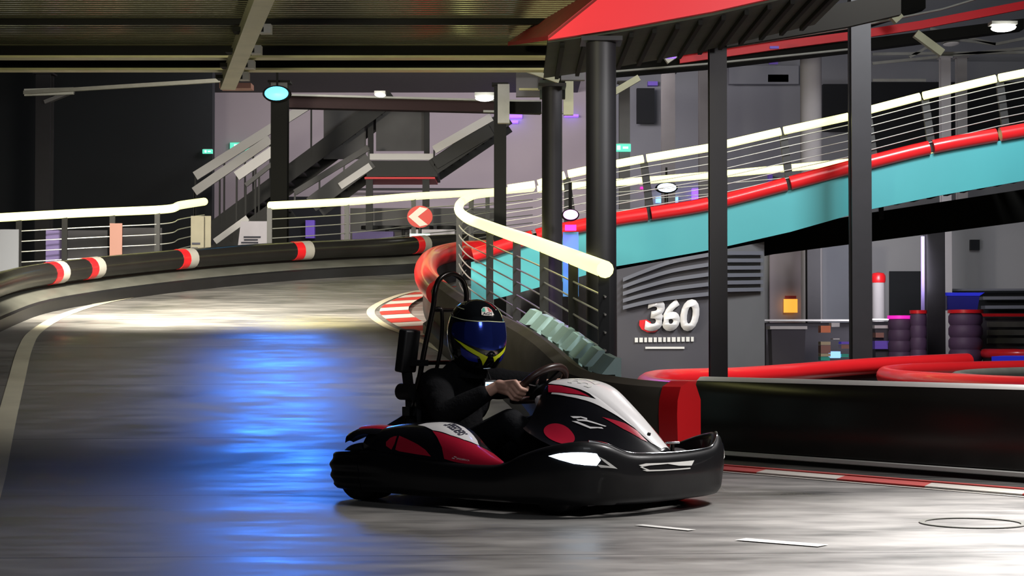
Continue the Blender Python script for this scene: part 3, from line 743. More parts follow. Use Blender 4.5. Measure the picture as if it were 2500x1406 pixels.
# ------------------------------------------------------------ mezzanine overhead at left
mz=thing('mezzanine_deck','dark mezzanine with corrugated steel underside across the upper left','ceiling deck',(-2,15,3.3))
ZC=P(0,108,16).z; XL,XR=-6.0,.52
n=34; v=[];f=[]; y0,y1=13.0,16.0
for i in range(n*4+1):
    ph=(i%4); Y=y0+(y1-y0)*i/(n*4); z=ZC+(.0,.0,.055,.055)[ph] ; v+=[(XL,Y,z),(XR+(16-Y)*.16,Y,z)]
for i in range(n*4): a=2*i; f.append((a,a+1,a+3,a+2))
under(mz,obj('corrugated_underside',MB().add(v,f),'corr',smooth=False))
under(mz,obj('deck_slab',MB().box(((XL+XR)/2,14.5,ZC+.16),(XR-XL,3.0,.12)),'girder'))
for Y in (14.75,):
    under(mz,obj('cross_joist',MB().box(((XL+XR)/2,Y,ZC-.015),(XR-XL+.3,.05,.05)),'girder'))
def ibeam(name,Y,pt,pb,parent,x0=-6.2,x1=.55):
    zt,zb=P(0,pt,Y).z,P(0,pb,Y).z
    g=MB().box(((x0+x1)/2,Y,(zt+zb)/2),(x1-x0,.06,zt-zb)); o=under(parent,obj(name,g,'girder'))
    for z in (zt,zb): fl=obj('flange',MB().box(((x0+x1)/2,Y-.02,z),(x1-x0,.16,.02)),'flange'); under(parent,fl)
    return o
ibeam('front_girder',16.15,110,142,mz); ibeam('rear_girder',16.9,145,172,mz)
bm_=thing('ceiling_beam','dark maroon ceiling beam above the grey staircase','beam',P(1000,255,29.5))
under(bm_,obj('web',MB().prism([P(700,234,29.5),P(1320,250,29.5),P(1320,276,29.5),P(700,262,29.5)],(0,.25,0)),mat('maroon_beam',(.020,.006,.006),.6,spec=.2),smooth=False))
under(bm_,obj('flange',MB().bar(P(700,232,29.4),P(1320,248,29.4),.1,.03),'truss'))
under(bm_,obj('lower_flange',MB().bar(P(1180,272,29.4),P(1400,276,29.4),.1,.03),'truss'))
ld=thing('service_duct','pale yellowish duct with clamps slanting down at the upper left','duct',P(600,100,16))
a,b=P(662,-60,12.1),P(556,205,17.3)
under(ld,obj('duct_body',MB().bar(a,b,.14,.11),'duct'))
under(ld,obj('duct_rib',MB().bar(a-Vector((0,.08,0)),b-Vector((0,.08,0)),.03,.03),'flange'))
for t_ in (.42,.62,.78,.92):
    q=a.lerp(b,t_); under(ld,obj('clamp',MB().box(q,(.24,.16,.035)),'girder')); under(ld,obj('hanger',MB().box(q+Vector((.13,0,.01)),(.09,.1,.07)),'truss'))
under(ld,obj('end_socket',MB().box(P(578,212,17.6),(.30,.2,.05)),'peach'))
cb=tag(obj('cable_tray',MB().bar(P(60,226,26),P(540,196,24),.05,.05).bar(P(60,226,26),P(180,222,26),.05,.1),'truss'),'long thin pale conduit below the girders at upper left','conduit')
cbr=tag(obj('column_bracket',MB().bar(P(110,250,29.9),P(180,222,29.9),.12,.06),'stairpanel'),'grey slanted bracket on top of the dim left column','bracket')
# metal clutter above the columns in the middle
cn=thing('beam_junction','grey beam junction with bolted plates left of the thick round column','beam',P(1320,170,20))
for (x0,y0,x1,y1,m_,d) in ((1300,118,1402,150,'panel',0),(1215,155,1372,172,'stairpanel',.1),(1260,175,1320,235,'stairpanel',.3),(1370,125,1428,195,'stairpanel',-.1),(1325,170,1380,240,'girder',.2),(1215,205,1244,300,'truss',.4),(1318,195,1372,240,'blotchy',.0),(1376,195,1400,280,'duct',.5),(1215,248,1322,276,'girder',.5)):
    under(cn,obj('plate',MB().prism([P(x0,y0,20+d),P(x1,y0,20+d),P(x1,y1,20+d),P(x0,y1,20+d)],(0,.1,0)),m_,smooth=False))
under(cn,obj('strut',MB().bar(P(1250,158,19.7),P(1365,198,19.7),.05,.05),'duct')); under(cn,obj('strip',MB().box(P(1292,218,19.8),(.22,.05,.02)),'flange'))

# ------------------------------------------------------------ shell of the hall
BY=42.
def wallp(name,x0,x1,y0,z0,z1,m,Y=BY): return struct(name,MB().box(((x0+x1)/2,Y+.15,(z0+z1)/2),(x1-x0,.3,z1-z0)),m)
wallp('wall_back',-6.9,1.9,0,0,9,'wall'); wallp('wall_back_right',1.9,15,0,0,9,'wallg')
wallp('wall_left_dark',-14,-5.87,0,0,9,'walldark',36); 
struct('wall_left',MB().box((-14,22,4.5),(.3,40,9)),'walldark'); struct('wall_right',MB().box((15.1,22,4.5),(.3,44,9)),'walldark')
struct('ceiling_left',MB().box((-6.2,31,6.42),(15.4,22,.12)),mat('dark_grey_ceiling',(.05,.048,.045),.8,noise=.2))
struct('ceiling',MB().box((.5,24,9.1),(29.6,44,.2)),'walldark')
# wall right under the ramp, with panels and doorway
WY=35.5
def slab(px0,py0,px1,py1,Y,m,d=.1,name='wall_panel',label=None,cat='panel',group=None,parent=None,zb=None):
    q=[P(px0,py1,Y),P(px1,py1,Y),P(px1,py0,Y),P(px0,py0,Y)]
    if zb is not None: q[0].z=q[1].z=zb
    o=obj(name,MB().prism(q,(0,d,0)),m,smooth=False)
    if parent: under(parent,o)
    elif label: tag(o,label,cat,group)
    return o
s_=slab(1850,520,2640,900,WY,mat('under_ramp_wall',(.34,.34,.35),.8,noise=.08,nscale=.7),.2,'wall_under_ramp',zb=0); s_['kind']='structure'
slab(1880,575,1968,785,WY-.3,'wall',.1,label='lilac wall panel with an orange sign, under the ramp',zb=0)
slab(2002,570,2078,785,WY-.3,'wallg',.1,label='grey wall panel left of the tall dark column, under the ramp',zb=0)
d_=slab(2172,662,2262,900,WY-.15,'walldark',.05,'door_1',zb=0); d_['kind']='structure'
sg=slab(1914,730,1947,763,WY-.45,'orange',.05,'orange_sign','small glowing orange sign on the lilac panel','sign'); 
slab(1917,722,1944,729,WY-.45,'signred',.04,'sign_header','red strip directly above the glowing orange sign','sign')
wv=slab(2370,585,2392,610,WY-.2,'walldark',.1,'wall_speaker','small dark speaker box high on the grey wall at right','speaker')
slab(2250,577,2257,790,30.9,'lilac',.06,'violet_strip_panel','violet lit strip panel on the left side of the counter column','panel',zb=0)
# white post with red ball top
pt=thing('bollard','white post with a red round cap beside the dark doorway','bollard',Vector((P(2145,800,33).x,33,0)))
zt=P(0,690,33).z; obj('post',MB().cyl((0,0,0),(0,0,zt),.11,20),'pillar',pt); obj('red_cap',MB().lathe([(0,0),(.12,.0),(.13,.04),(.13,.12),(.10,.17),(0,.19)],(0,0,zt),'z',20,False),'redtube',pt)
# counter with pale top edges
ct=thing('counter','long dark counter with thin white top edge under the ramp','counter',Vector((P(2000,800,31.5).x,31.5,0)))
for x0,x1,yt in ((1870,2078,782),(2128,2216,780)):
    q=P(x0,yt,31.5); r_=P(x1,yt,31.5); under(ct,obj('counter_body',MB().box(((q.x+r_.x)/2,31.8,q.z/2-.02),(r_.x-q.x,.6,q.z-.04)),'panel')); under(ct,obj('counter_top',MB().box(((q.x+r_.x)/2,31.75,q.z),(r_.x-q.x+.1,.75,.03)),'strip'))
for i,(x0,x1,yt) in enumerate(((1875,1965,797),(2128,2180,795))):
    q=P(x0,yt,30.5); r_=P(x1,yt,30.5); bn=thing('storage_bin',('wide dark bin with white rim in front of the counter, left','dark bin with white rim right of the tall column')[i],'bin',((q.x+r_.x)/2,30.5,0)); w2=r_.x-q.x
    obj('bin_body',MB().rings([[Vector((sx_*w2*.46*k,sy_*.22*k,z)) for sx_,sy_ in ((-1,-1),(1,-1),(1,1),(-1,1))] for k,z in ((.9,0),(1,q.z-.05))]),'panel',bn); obj('rim',MB().box((0,0,q.z-.02),(w2,.5,.05)),'strip',bn)
# lit vending display and coloured boxes on the counter front
vd=[(2004,795,2028,812,'kor','orange box stacked at the top left of the coloured boxes'),(2004,834,2028,842,'kbeige','thin beige box below the orange one'),(2004,843,2028,862,'peach','brown box in the left stack of coloured boxes'),(2004,863,2028,870,'kbeige','lower beige box in the left stack'),(2004,871,2026,880,'kgreen','green box at the bottom of the left stack'),
 (2030,788,2050,798,'strip','rounded white box above the lit display'),(2034,826,2050,829,'strip','thin pale strip shelf above the dark panel'),(2029,858,2052,874,'screenb','glowing cyan and violet display at the foot of the counter'),(2054,834,2080,840,'kviolet','thin violet box beside the display'),(2054,842,2080,851,'peach','pinkish box under the thin violet box'),(2054,864,2072,872,'kgreen','small green box right of the glowing display'),(2136,832,2172,852,'kviolet','violet box in front of the bin right of the tall column'),(2138,812,2158,824,'peach','small brown box above the violet box')]
for x0,y0,x1,y1,m_,lb_ in vd: slab(x0,y0,x1,y1,30.2,m_,.25,'stacked_box' if m_!='screenb' else 'lit_display',lb_,'box' if m_!='screenb' else 'display')
# tyre stacks with the purple light painted in, red rings
def tyrestack(px0,px1,yt,Y,label,cap='redtube'):
    q,r_=P(px0,yt,Y),P(px1,yt,Y); rad=(r_.x-q.x)/2; H_=q.z; t=thing('tyre_stack',label,'tyre stack',((q.x+r_.x)/2,Y,0)); n=6; h=(H_-.05)/n
    for k in range(n): obj('tyre',MB().lathe([(rad*.55,0),(rad*.9,0),(rad,h*.25),(rad,h*.75),(rad*.9,h),(rad*.55,h)],(0,0,k*h),'z',28),'ptyre',t)
    obj('red_ring',MB().lathe([(rad*.4,0),(rad*1.05,0),(rad*1.05,.055),(rad*.4,.055)],(0,0,n*h),'z',28),cap,t)
M['ptyre']=mat('purple_lit_tyre',(.09,.05,.10),.6,noise=.2)  # purple light is part of this tyre colour
tyrestack(2222,2262,758,29.6,'tyre stack painted as if lit purple, with red ring left of the violet-edged column'); tyrestack(2316,2398,757,29.6,'wide tyre stack painted as if lit purple, with red ring right of the violet-edged column'); tyrestack(2168,2226,771,30.0,'tyre stack painted as if lit purple, its pink-lit ring made to glow, left of the others',cap='magenta')  # pink light on the last ring is put in as emission
st=thing('machine','blue curved plastic machine top behind the wide tyre stack','machine',Vector((P(2352,720,31).x,31,0)))
def prz(x0,y0,x1,y1,x2,x3,Y,d,m_,nm,par): return under(par,obj(nm,MB().prism([P(x2,y1,Y),P(x3,y1,Y),P(x1,y0,Y),P(x0,y0,Y)],(0,d,0)),m_,smooth=False))
prz(2306,714,2404,722,2310,2392,31,.4,'blueplastic','blue_hood',st); 
under(st,obj('blue_body',MB().prism([P(2312,757,31.02),P(2386,757,31.02),P(2392,722,31.02),P(2312,722,31.02)],(0,.4,0)),mat('dark_blue_plastic',(.02,.02,.30),.4),smooth=False)); 
rb_=thing('track_barrier','far low barrier with thin red rail at the right edge, behind the tyre stacks','barrier',Vector((P(2450,770,30.5).x,30.5,0)))
under(rb_,obj('red_rail',MB().bar(P(2395,769,30.5),P(2640,769,30.5),.05,.05),'redtube'))
for k,y in enumerate((792,812,832)): under(rb_,obj('grey_plank',MB().bar(P(2410,y,30.6),P(2640,y-1,30.6),.05,.09),'skirt'))
under(rb_,obj('back_plank',MB().prism([P(2395,860,30.7),P(2640,860,30.7),P(2640,775,30.7),P(2395,775,30.7)],(0,.1,0)),'panel',smooth=False))
sh=thing('shelf_unit','dark shelving with pale shelf edges against the grey wall at the right edge','shelf',Vector((P(2450,720,34.5).x,34.5,0)))
under(sh,obj('dark_back',MB().prism([P(2320,770,34.8),P(2640,770,34.8),P(2640,706,34.8),P(2320,706,34.8)],(0,.1,0)),'walldark',smooth=False))
for x0,x1,y,hh in ((2395,2640,728,.06),(2400,2640,750,.06),(2320,2640,708,.04)): under(sh,obj('shelf_board',MB().bar(P(x0,y,34.4),P(x1,y-1,34.4),.3,hh),'slat'))

# ------------------------------------------------------------ staircases
def flight(label,x0,y0,x1,y1,Y,width,rails,n=12,side='stair'):
    t=thing('staircase',label,'staircase',P(x0,y0,Y))
    a,b=P(x0,y0,Y),P(x1,y1,Y)
    for d in (0,width): under(t,obj('stringer',MB().bar(a+Vector((0,d,0)),b+Vector((0,d,0)),.05,.28,up=(0,0,1)),side))
    for i in range(n):
        q=a.lerp(b,(i+.5)/n); under(t,obj('tread',MB().box(q+Vector((0,width/2,.02)),(abs(b.x-a.x)/n*1.05,width,.04)),'stair'))
    for (ax,ay,bx,by,w_,m_) in rails:
        under(t,obj('handrail',MB().bar(P(ax,ay,Y-.05),P(bx,by,Y-.05),.06,w_,up=(0,0,1)),m_))
        k=max(2,int(math.hypot(bx-ax,by-ay)/70))
        for i in range(k+1):
            q=P(ax+(bx-ax)*i/k,ay+(by-ay)*i/k,Y-.02); zz=a.z+(b.z-a.z)*max(0,min(1,(q.x-a.x)/(b.x-a.x)))
            if q.z>zz: under(t,obj('baluster',MB().bar(q,(q.x,q.y,zz),.03,.03,up=(0,1,0)),side))
    return t
flight('dark staircase with pale handrails rising behind the blue-lit column',500,575,960,235,33,1.4,[(477,430,760,252,.16,'stairrail'),(475,468,660,340,.16,'stairrail')],14)
flight('dark lower staircase between the two railings, in front of the first stair',520,622,690,500,30.5,1.2,[(525,590,605,532,.10,'stairrail'),(578,430,670,366,.16,'stairrail'),(600,452,665,400,.07,'stairpanel')],8)
flight('grey staircase flight climbing to the landing in the middle',760,500,905,392,32,1.3,[(720,470,900,360,.10,'stairpanel'),(830,455,905,405,.12,'stairrail')],8,'stairpanel')
flight('upper staircase flight rising from the landing to the column at the hairpin',1058,408,1240,285,32,1.3,[(1060,366,1200,286,.14,'stairrail'),(1062,400,1200,318,.2,'stair')],9)
ld_=thing('stair_landing','grey stair landing with dark edge and reddish underside in front of the lilac wall','landing',P(980,410,32))
for (x0,y0,x1,y1,m_,d,nm) in ((895,392,1068,431,'stair',1.3,'landing_edge'),(900,375,1060,390,'stairrail',.06,'kick_plate'),(890,432,1062,437,'redpanel',1.2,'red_underside_strip')):
    under(ld_,obj(nm,MB().prism([P(x0,y1,32),P(x1,y1,32),P(x1,y0,32),P(x0,y0,32)],(0,d,0)),m_,smooth=False))
for x0,y0,x1,y1,m_ in ((790,268,893,388,'stairpanel'),(918,268,1035,368,'stairpanel')):
    under(ld_,obj('guard_panel',MB().prism([P(x0,y1,33.6),P(x1,y1,33.6),P(x1,y0,33.6),P(x0,y0,33.6)],(0,.06,0)),m_,smooth=False))
for x in (902,1040):
    a=P(x,430,32.1); under(ld_,obj('leg',MB().bar(a,(a.x,a.y,F(30)),.12,.08,up=(0,1,0)),'stair'))
for x in (905,1042): a=P(x,262,33.5); b=P(x,385,33.5); under(ld_,obj('guard_post',MB().bar(a,b,.1,.08,up=(0,1,0)),'stair'))
tag(obj('wall_rail',MB().bar(P(840,462,41.7),P(1215,462,41.7),.06,.05),'stair'),'thin dark horizontal rail on the lilac wall behind the landing','rail')

# ------------------------------------------------------------ banners, signs and stands behind the left railings
zf=F(30)
def board(px0,px1,py0,Y,m,label,name='banner',lean=0,prt=False,zb=None):
    a=P(px0,py0,Y); b=P(px1,py0,Y); z0=F(Y) if zb is None else zb; w2=b.x-a.x
    t=thing(name,label,'banner' if name=='banner' else 'board',((a.x+b.x)/2,Y,z0)); h=a.z-z0
    obj('panel',MB().prism([(-w2/2-lean*.6,0,0),(w2/2+max(0,lean)*.2,0,0),(w2/2,0,h),(-w2/2,0,h)],(0,.03,0)),m,t,smooth=False)
    if prt:
        for k in range(6): obj('printed_line',MB().box((-.08*w2-.02*k,-.012,h*(.60-.07*k)),(w2*(.5 if k%2 else .62),.01,.025)),'ink',t)
    return t
board(588,655,540,29,'banner','white banner with dark printed lines between the two railings',lean=.12,prt=True)
t=board(466,498,527,24.2,'beige','narrow beige board with print at the end of the far left railing','display_board',prt=True)
t=board(498,515,527,24.3,'beige','plain beige slanting board behind the printed one','display_board',lean=-.0)
board(268,298,545,23.5,'peach','small peach board with dark edge behind the far left railing','display_board')
board(112,158,562,24,'lilac','lilac board behind the far left railing, left of the peach one','display_board')
board(0,45,560,23,'wallg','grey-blue board at the left edge behind the railing','display_board')
board(165,262,562,26,'panel','wide dark grey panel behind the far left railing','display_board')
board(300,395,556,26.5,'panel','dark grey panel right of the peach board','display_board')
sm=tag(obj('blue_light_bar',MB().box(P(422,619,23.5),(.16,.05,.035)),'violet'),'short glowing blue light bar low behind the left railing','light')
# chevron sign
cv=thing('chevron_sign','red and white chevron arrow sign pointing left behind the middle railing','sign',P(1025,530,27.6))
c=P(1025,529,27.5); r_=.165
def disk(c,r,Y0,d,m,nm,par,n=40): return under(par,obj(nm,MB().prism([c+Vector((r*math.cos(2*PI*i/n)*1.15,Y0,r*math.sin(2*PI*i/n))) for i in range(n)],(0,d,0)),m,smooth=False))
disk(c,r_,0,.03,'signred','sign_disc',cv)
under(cv,obj('white_arrow',MB().prism([c+Vector((x,-.012,z)) for x,z in ((-.17,0),(.0,.145),(.12,.12),(-.03,0),(.12,-.12),(.0,-.145))],(0,.012,0)),'signwhite',smooth=False))
under(cv,obj('sign_post',MB().cyl(c-Vector((0,-.04,.0)),(c.x,c.y+.04,F(27.5)),.025,10),'post'))
under(cv,obj('lit_plate',MB().box(c-Vector((0,-.0,.285)),(.30,.03,.06)),'exitw'))
for px,py,Y,w_,lb_ in ((585,358,41.9,46,'lit green exit sign on the wall beside the left stairs'),(507,370,35.97,24,'dim small green exit sign on the dark wall'),(1518,361,32.84,44,'lit green exit sign behind the thick round column')):
    e=thing('exit_sign',lb_,'exit sign',P(px,py,Y)); x=w_/FPX*Y
    obj('sign_box',MB().box((0,0,0),(x,.08,x*.42)),'exit',e); obj('pictogram',MB().box((-x*.18,-.045,0),(x*.2,.01,x*.24)).box((x*.2,-.045,0),(x*.3,.01,x*.12)),'exitw',e)
    obj('hanger',MB().box((0,0.03,x*.24),(x*.9,.04,x*.08)),'truss',e)

# ------------------------------------------------------------ lamps in view
def lamp(label,px,py,Y,wpx,hpx,m,housing='girder',name='stage_lamp',d=.12):
    t=thing(name,label,'lamp',P(px,py,Y)); k=Y/FPX
    obj('housing',MB().lathe([(0,0),(wpx*k*.56,0),(wpx*k*.6,.02),(wpx*k*.6,d),(wpx*k*.35,d+.08),(0,d+.08)],(0,0,0),'y',28,False),housing,t)
    n=t; rr=wpx*k*.5
    o=obj('glowing_lens',MB().lathe([(0,-.03),(rr*.6,-.025),(rr,-.004),(rr,.002),(0,.002)],(0,0,0),'y',28,False),m,t); 
    for c_ in t.children: c_.scale=(1,1,hpx/wpx)
    obj('yoke',MB().bar((0,.08,hpx*k*.5),(0,.08,hpx*k*.5+.25),.03,.03,up=(0,1,0)),housing,t)
    return t
lamp('bright blue stage lamp on the dark column at left',675,228,27.1,58,34,'blue')
lamp('purple lamp with white core between the two round columns',1393,524,16.4,36,24,'purple')
ml=lamp('white-blue stage lamp behind the ramp railing',1628,458,28.5,46,22,'bluew'); 
zz=P(1628,458,28.5).z; obj('stand',MB().cyl((0,.1,-.05),(0,.1,-zz),.03,10),'post',ml)
tag(obj('lamp_reflection',MB().box(P(1628,488,41.9),(.50,.22,.13)),'screenb'),'glowing pale blue bar imitating the reflection below the white-blue lamp','light')  # emissive bar imitates the lamp's reflection
tag(obj('magenta_lens',MB().box(P(1393,556,16.5),(.10,.08,.05)),'magenta'),'magenta glowing block under the purple lamp','light')
tag(obj('teal_stand',MB().box(P(1393,640,16.6)+Vector((0,0,-.02)),(.14,.1,.58)),'teal'),'teal box post under the purple lamp','post')
for px,py,Y,w_,h_,nm in ((1183,240,27,46,12,'tilted warm white ceiling lamp left of the hairpin column'),(928,232,28.5,26,4,'thin small ceiling lamp left of the tilted one'),(2450,68,28.9,60,17,'bright white ceiling lamp in the upper right corner'),(2322,107,33,38,8,'dim ceiling lamp below and left of the bright one')):
    t=thing('ceiling_lamp',nm,'lamp',P(px,py,Y)); k=Y/FPX
    obj('housing',MB().box((0,.05,h_*k*.5+.02),(w_*k*1.05,.25,.05)),'truss',t); obj('diffuser',MB().sphere((0,0,0),.5,16,8,(w_*k,.5,h_*k)),'lampw' if 'dim' not in nm else 'strip',t)
for i,(px,py,Y,w_,h_,m_,nm) in enumerate(((1258,284,41.9,34,9,'violet','violet light strip under the beam, upper of two by the column'),(1250,298,41.9,30,6,'violet','violet light strip under the beam, lower of two by the column'),(1395,283,41.9,34,5,'violet','violet light strip at the top of the pale wall slot'),(1888,150,30.5,22,14,'kviolet','small violet panel under the red-edged walkway'),(1890,116,29.5,22,6,'kviolet','small violet label on the red-edged walkway'),(1632,136,28.92,36,12,'violet','blue-violet lit box on the walkway brace'),(1593,205,41.9,24,10,'kviolet','dull violet box below the brace'),(1700,476,41.9,22,30,'violet','violet striped light behind the ramp railing'),(1880,440,41.9,10,26,'kviolet','dim violet post light behind the far ramp rail'),(758,560,41.5,22,44,'kviolet','violet lit strip low behind the middle railing'),(1575,459,41.9,24,5,'magenta','thin magenta light left of the white-blue lamp'),(1690,60,16.1,24,4,'violet','tiny blue light under the red ramp'),(1515,560,23,18,5,'violet','x'))):
    if nm=='x': continue
    tag(obj('light_strip',MB().box(P(px,py,Y),(w_/FPX*Y,.05 if Y<41 else .22,h_/FPX*Y)),m_),nm,'light')
# dark recesses / equipment on the back wall above the ramp
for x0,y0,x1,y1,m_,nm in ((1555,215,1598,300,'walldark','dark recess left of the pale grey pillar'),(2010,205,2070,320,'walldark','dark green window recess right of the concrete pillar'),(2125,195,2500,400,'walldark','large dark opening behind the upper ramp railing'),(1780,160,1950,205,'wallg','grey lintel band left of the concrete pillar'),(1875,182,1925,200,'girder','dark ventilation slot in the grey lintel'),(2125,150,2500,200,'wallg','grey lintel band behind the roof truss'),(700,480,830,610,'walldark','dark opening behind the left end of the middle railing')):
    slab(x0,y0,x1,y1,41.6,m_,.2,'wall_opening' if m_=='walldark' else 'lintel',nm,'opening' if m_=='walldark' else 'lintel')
# blurred furniture seen through the middle railing
for x0,y0,x1,y1,Y,m_,nm in ((855,508,1215,556,33,'stairpanel','long grey counter front seen through the middle railing'),(860,565,960,606,30,'lilac','low lilac bench seen through the middle railing, left part'),(1000,560,1110,590,30,'banner','low pale bench seen through the middle railing, right part')):
    slab(x0,y0,x1,y1,Y,m_,.4,'bench' if 'bench' in nm else 'counter',nm,'bench' if 'bench' in nm else 'counter',zb=F(30))
for px in (905,945,985,1035,1090):
    a=P(px,500,32.5); t=thing('bar_stool','dark bar stool standing in front of the long grey counter','stool',(a.x,32.5,F(30)),0,'bar stools seen through the middle railing')
    obj('seat',MB().cyl((0,0,.7),(0,0,.76),.17,16),'stair',t); obj('stem',MB().cyl((0,0,0),(0,0,.7),.03,8),'stair',t); obj('foot',MB().cyl((0,0,0),(0,0,.02),.18,16),'stair',t)
# coloured light from the lamps in view, and an added yellow fill
spot('blue_lamp_beam',P(675,232,26.6),P(610,880,13.6),950,(.04,.22,1),13.5,1,.7)
q_=P(1393,524,16.1); spot('purple_lamp_beam',q_,q_-Vector((0,0,1)),60,(.42,.10,1),168,.6,.08)
spot('rail_glow_fill',(-2.6,20.5,2.9),P(760,752,19.5),420,(1,.82,.08),34,1,.3)  # unseen yellow spot added to imitate the rail's glow
# ============================================================ the kart
KX,KY,KR=.07,9.0,-R(40)
kart=thing('go_kart','black, red and white go-kart with lit headlights in the foreground','go-kart',(KX,KY,0),KR)
def k_(name,mb,m,parent=None,**a): return obj(name,mb,m,parent or kart,**a)
NR=len(RINGF)
# outer protective ring: one bumper all round the kart
prof=[t for t,_ in BPROF]
def ringshape(s0,s1,step=.2):
    rs=[]; s=s0; n=int(round((s1-s0)/step))
    for i in range(n+1):
        s=s0+(s1-s0)*i/n; x,y,zt,nx,ny=ring(s)
        r=[Vector(bump(s,t/20)) for t in range(21)]
        q=lambda o,z:Vector((x+nx*o,y+ny*o,z))
        r+=[q(-.03,zt+.004),q(-.045,zt-.006),q(-.05,zt-.03),q(-.055,.11),q(-.07,.055)]
        rs.append(r)
    return rs
fb=k_('front_bumper',MB().rings(ringshape(9.2,24.8,.12)),'bumperblack',ang=50)
k_('right_side_bumper',MB().rings(ringshape(4.62,9.26,.12)),'bumperblack',ang=50)
k_('left_side_bumper',MB().rings(ringshape(24.74,29.38,.12)),'bumperblack',ang=50)
rb=k_('rear_bumper',MB().rings(ringshape(-4.6,4.6,.12)),'bumperblack',ang=50)
SB=lambda s,t:bump(s,t)
for sgn in (1,-1):
    mir=(lambda s:s) if sgn>0 else (lambda s:34-s)
    hl=[(11.5,.84),(11.97,.858),(12.7,.848),(13.5,.835),(13.66,.74),(13.48,.645),(13.0,.648),(12.55,.675),(11.98,.755)]
    h=decal('headlight',[[(mir(a),b) for a,b in hl]],SB,'led' if sgn>0 else 'lens',fb,.12,.08,.004)
    if sgn>0: h['label']='lit white headlight'
    else: h['label']='unlit far headlight'
    ch=[(13.55,.80),(13.85,.755),(14.36,.645),(13.65,.62),(13.5,.655),(13.6,.665),(14.05,.66),(13.8,.72)]
    decal('headlight_trim',[[(mir(a),b) for a,b in ch]],SB,'strip',h,.12,.08,.004)
decal('front_badge',[[(15.29,.80),(15.6,.835),(16.4,.835),(17.43,.835),(17.29,.73),(16.8,.755),(16.42,.81),(15.72,.79),(15.42,.765)],
  [(15.42,.70),(15.6,.672),(17.23,.665),(17.23,.69),(15.7,.70)],[(15.33,.76),(15.42,.765),(15.72,.70),(15.6,.70)]],SB,'strip',fb,.12,.08,.003)
# chrome strip standing in for the highlight along the bumper edge
lip=[]; 
for i in range(61):
    s=13.2+i*(20.8-13.2)/60; x,y,zt,nx,ny=ring(s); lip.append(Vector((x-nx*.022,y-ny*.022,zt+.006)))
k_('lip_highlight',MB().tube(lip,.0055,8),'chrome',fb)
# chassis tray and tubes
k_('floor_tray',MB().box((.0,0,.055),(1.45,.9,.02)),'blackmat')
fr=MB()
for y in (-.3,.3): fr.tube([(-.8,y,.09),(-.3,y*.95,.08),(.5,y,.08),(.85,y*.9,.12)],.016,10)
for x in (-.7,-.3,.2,.6): fr.tube([(x,-.55,.1),(x,.55,.1)],.014,10)
k_('chassis_frame',fr,'steel')
def wheel(x,y,r,w_):
    h=w_/2
    p=[(r*.55,-h),(r*.85,-h),(r*.97,-h*.82),(r,-h*.5),(r,h*.5),(r*.97,h*.82),(r*.85,h),(r*.55,h)]
    t=k_('wheel',MB().lathe(p,(x,y,r),'y',36),'tyre')
    k_('rim',MB().lathe([(.02,-h*.5),(r*.56,-h*.55),(r*.56,-h*.9),(r*.5,-h*.9),(r*.46,-h*.2),(r*.46,h*.2),(r*.5,h*.9),(r*.56,h*.9),(r*.56,h*.55),(.02,h*.5)],(x,y,r),'y',24),'blackmat',t)
for sg in (-1,1): wheel(-.62,sg*.46,.14,.19); wheel(.56,sg*.44,.128,.13)
k_('rear_axle',MB().cyl((-.62,-.5,.14),(-.62,.5,.14),.02),'steel')
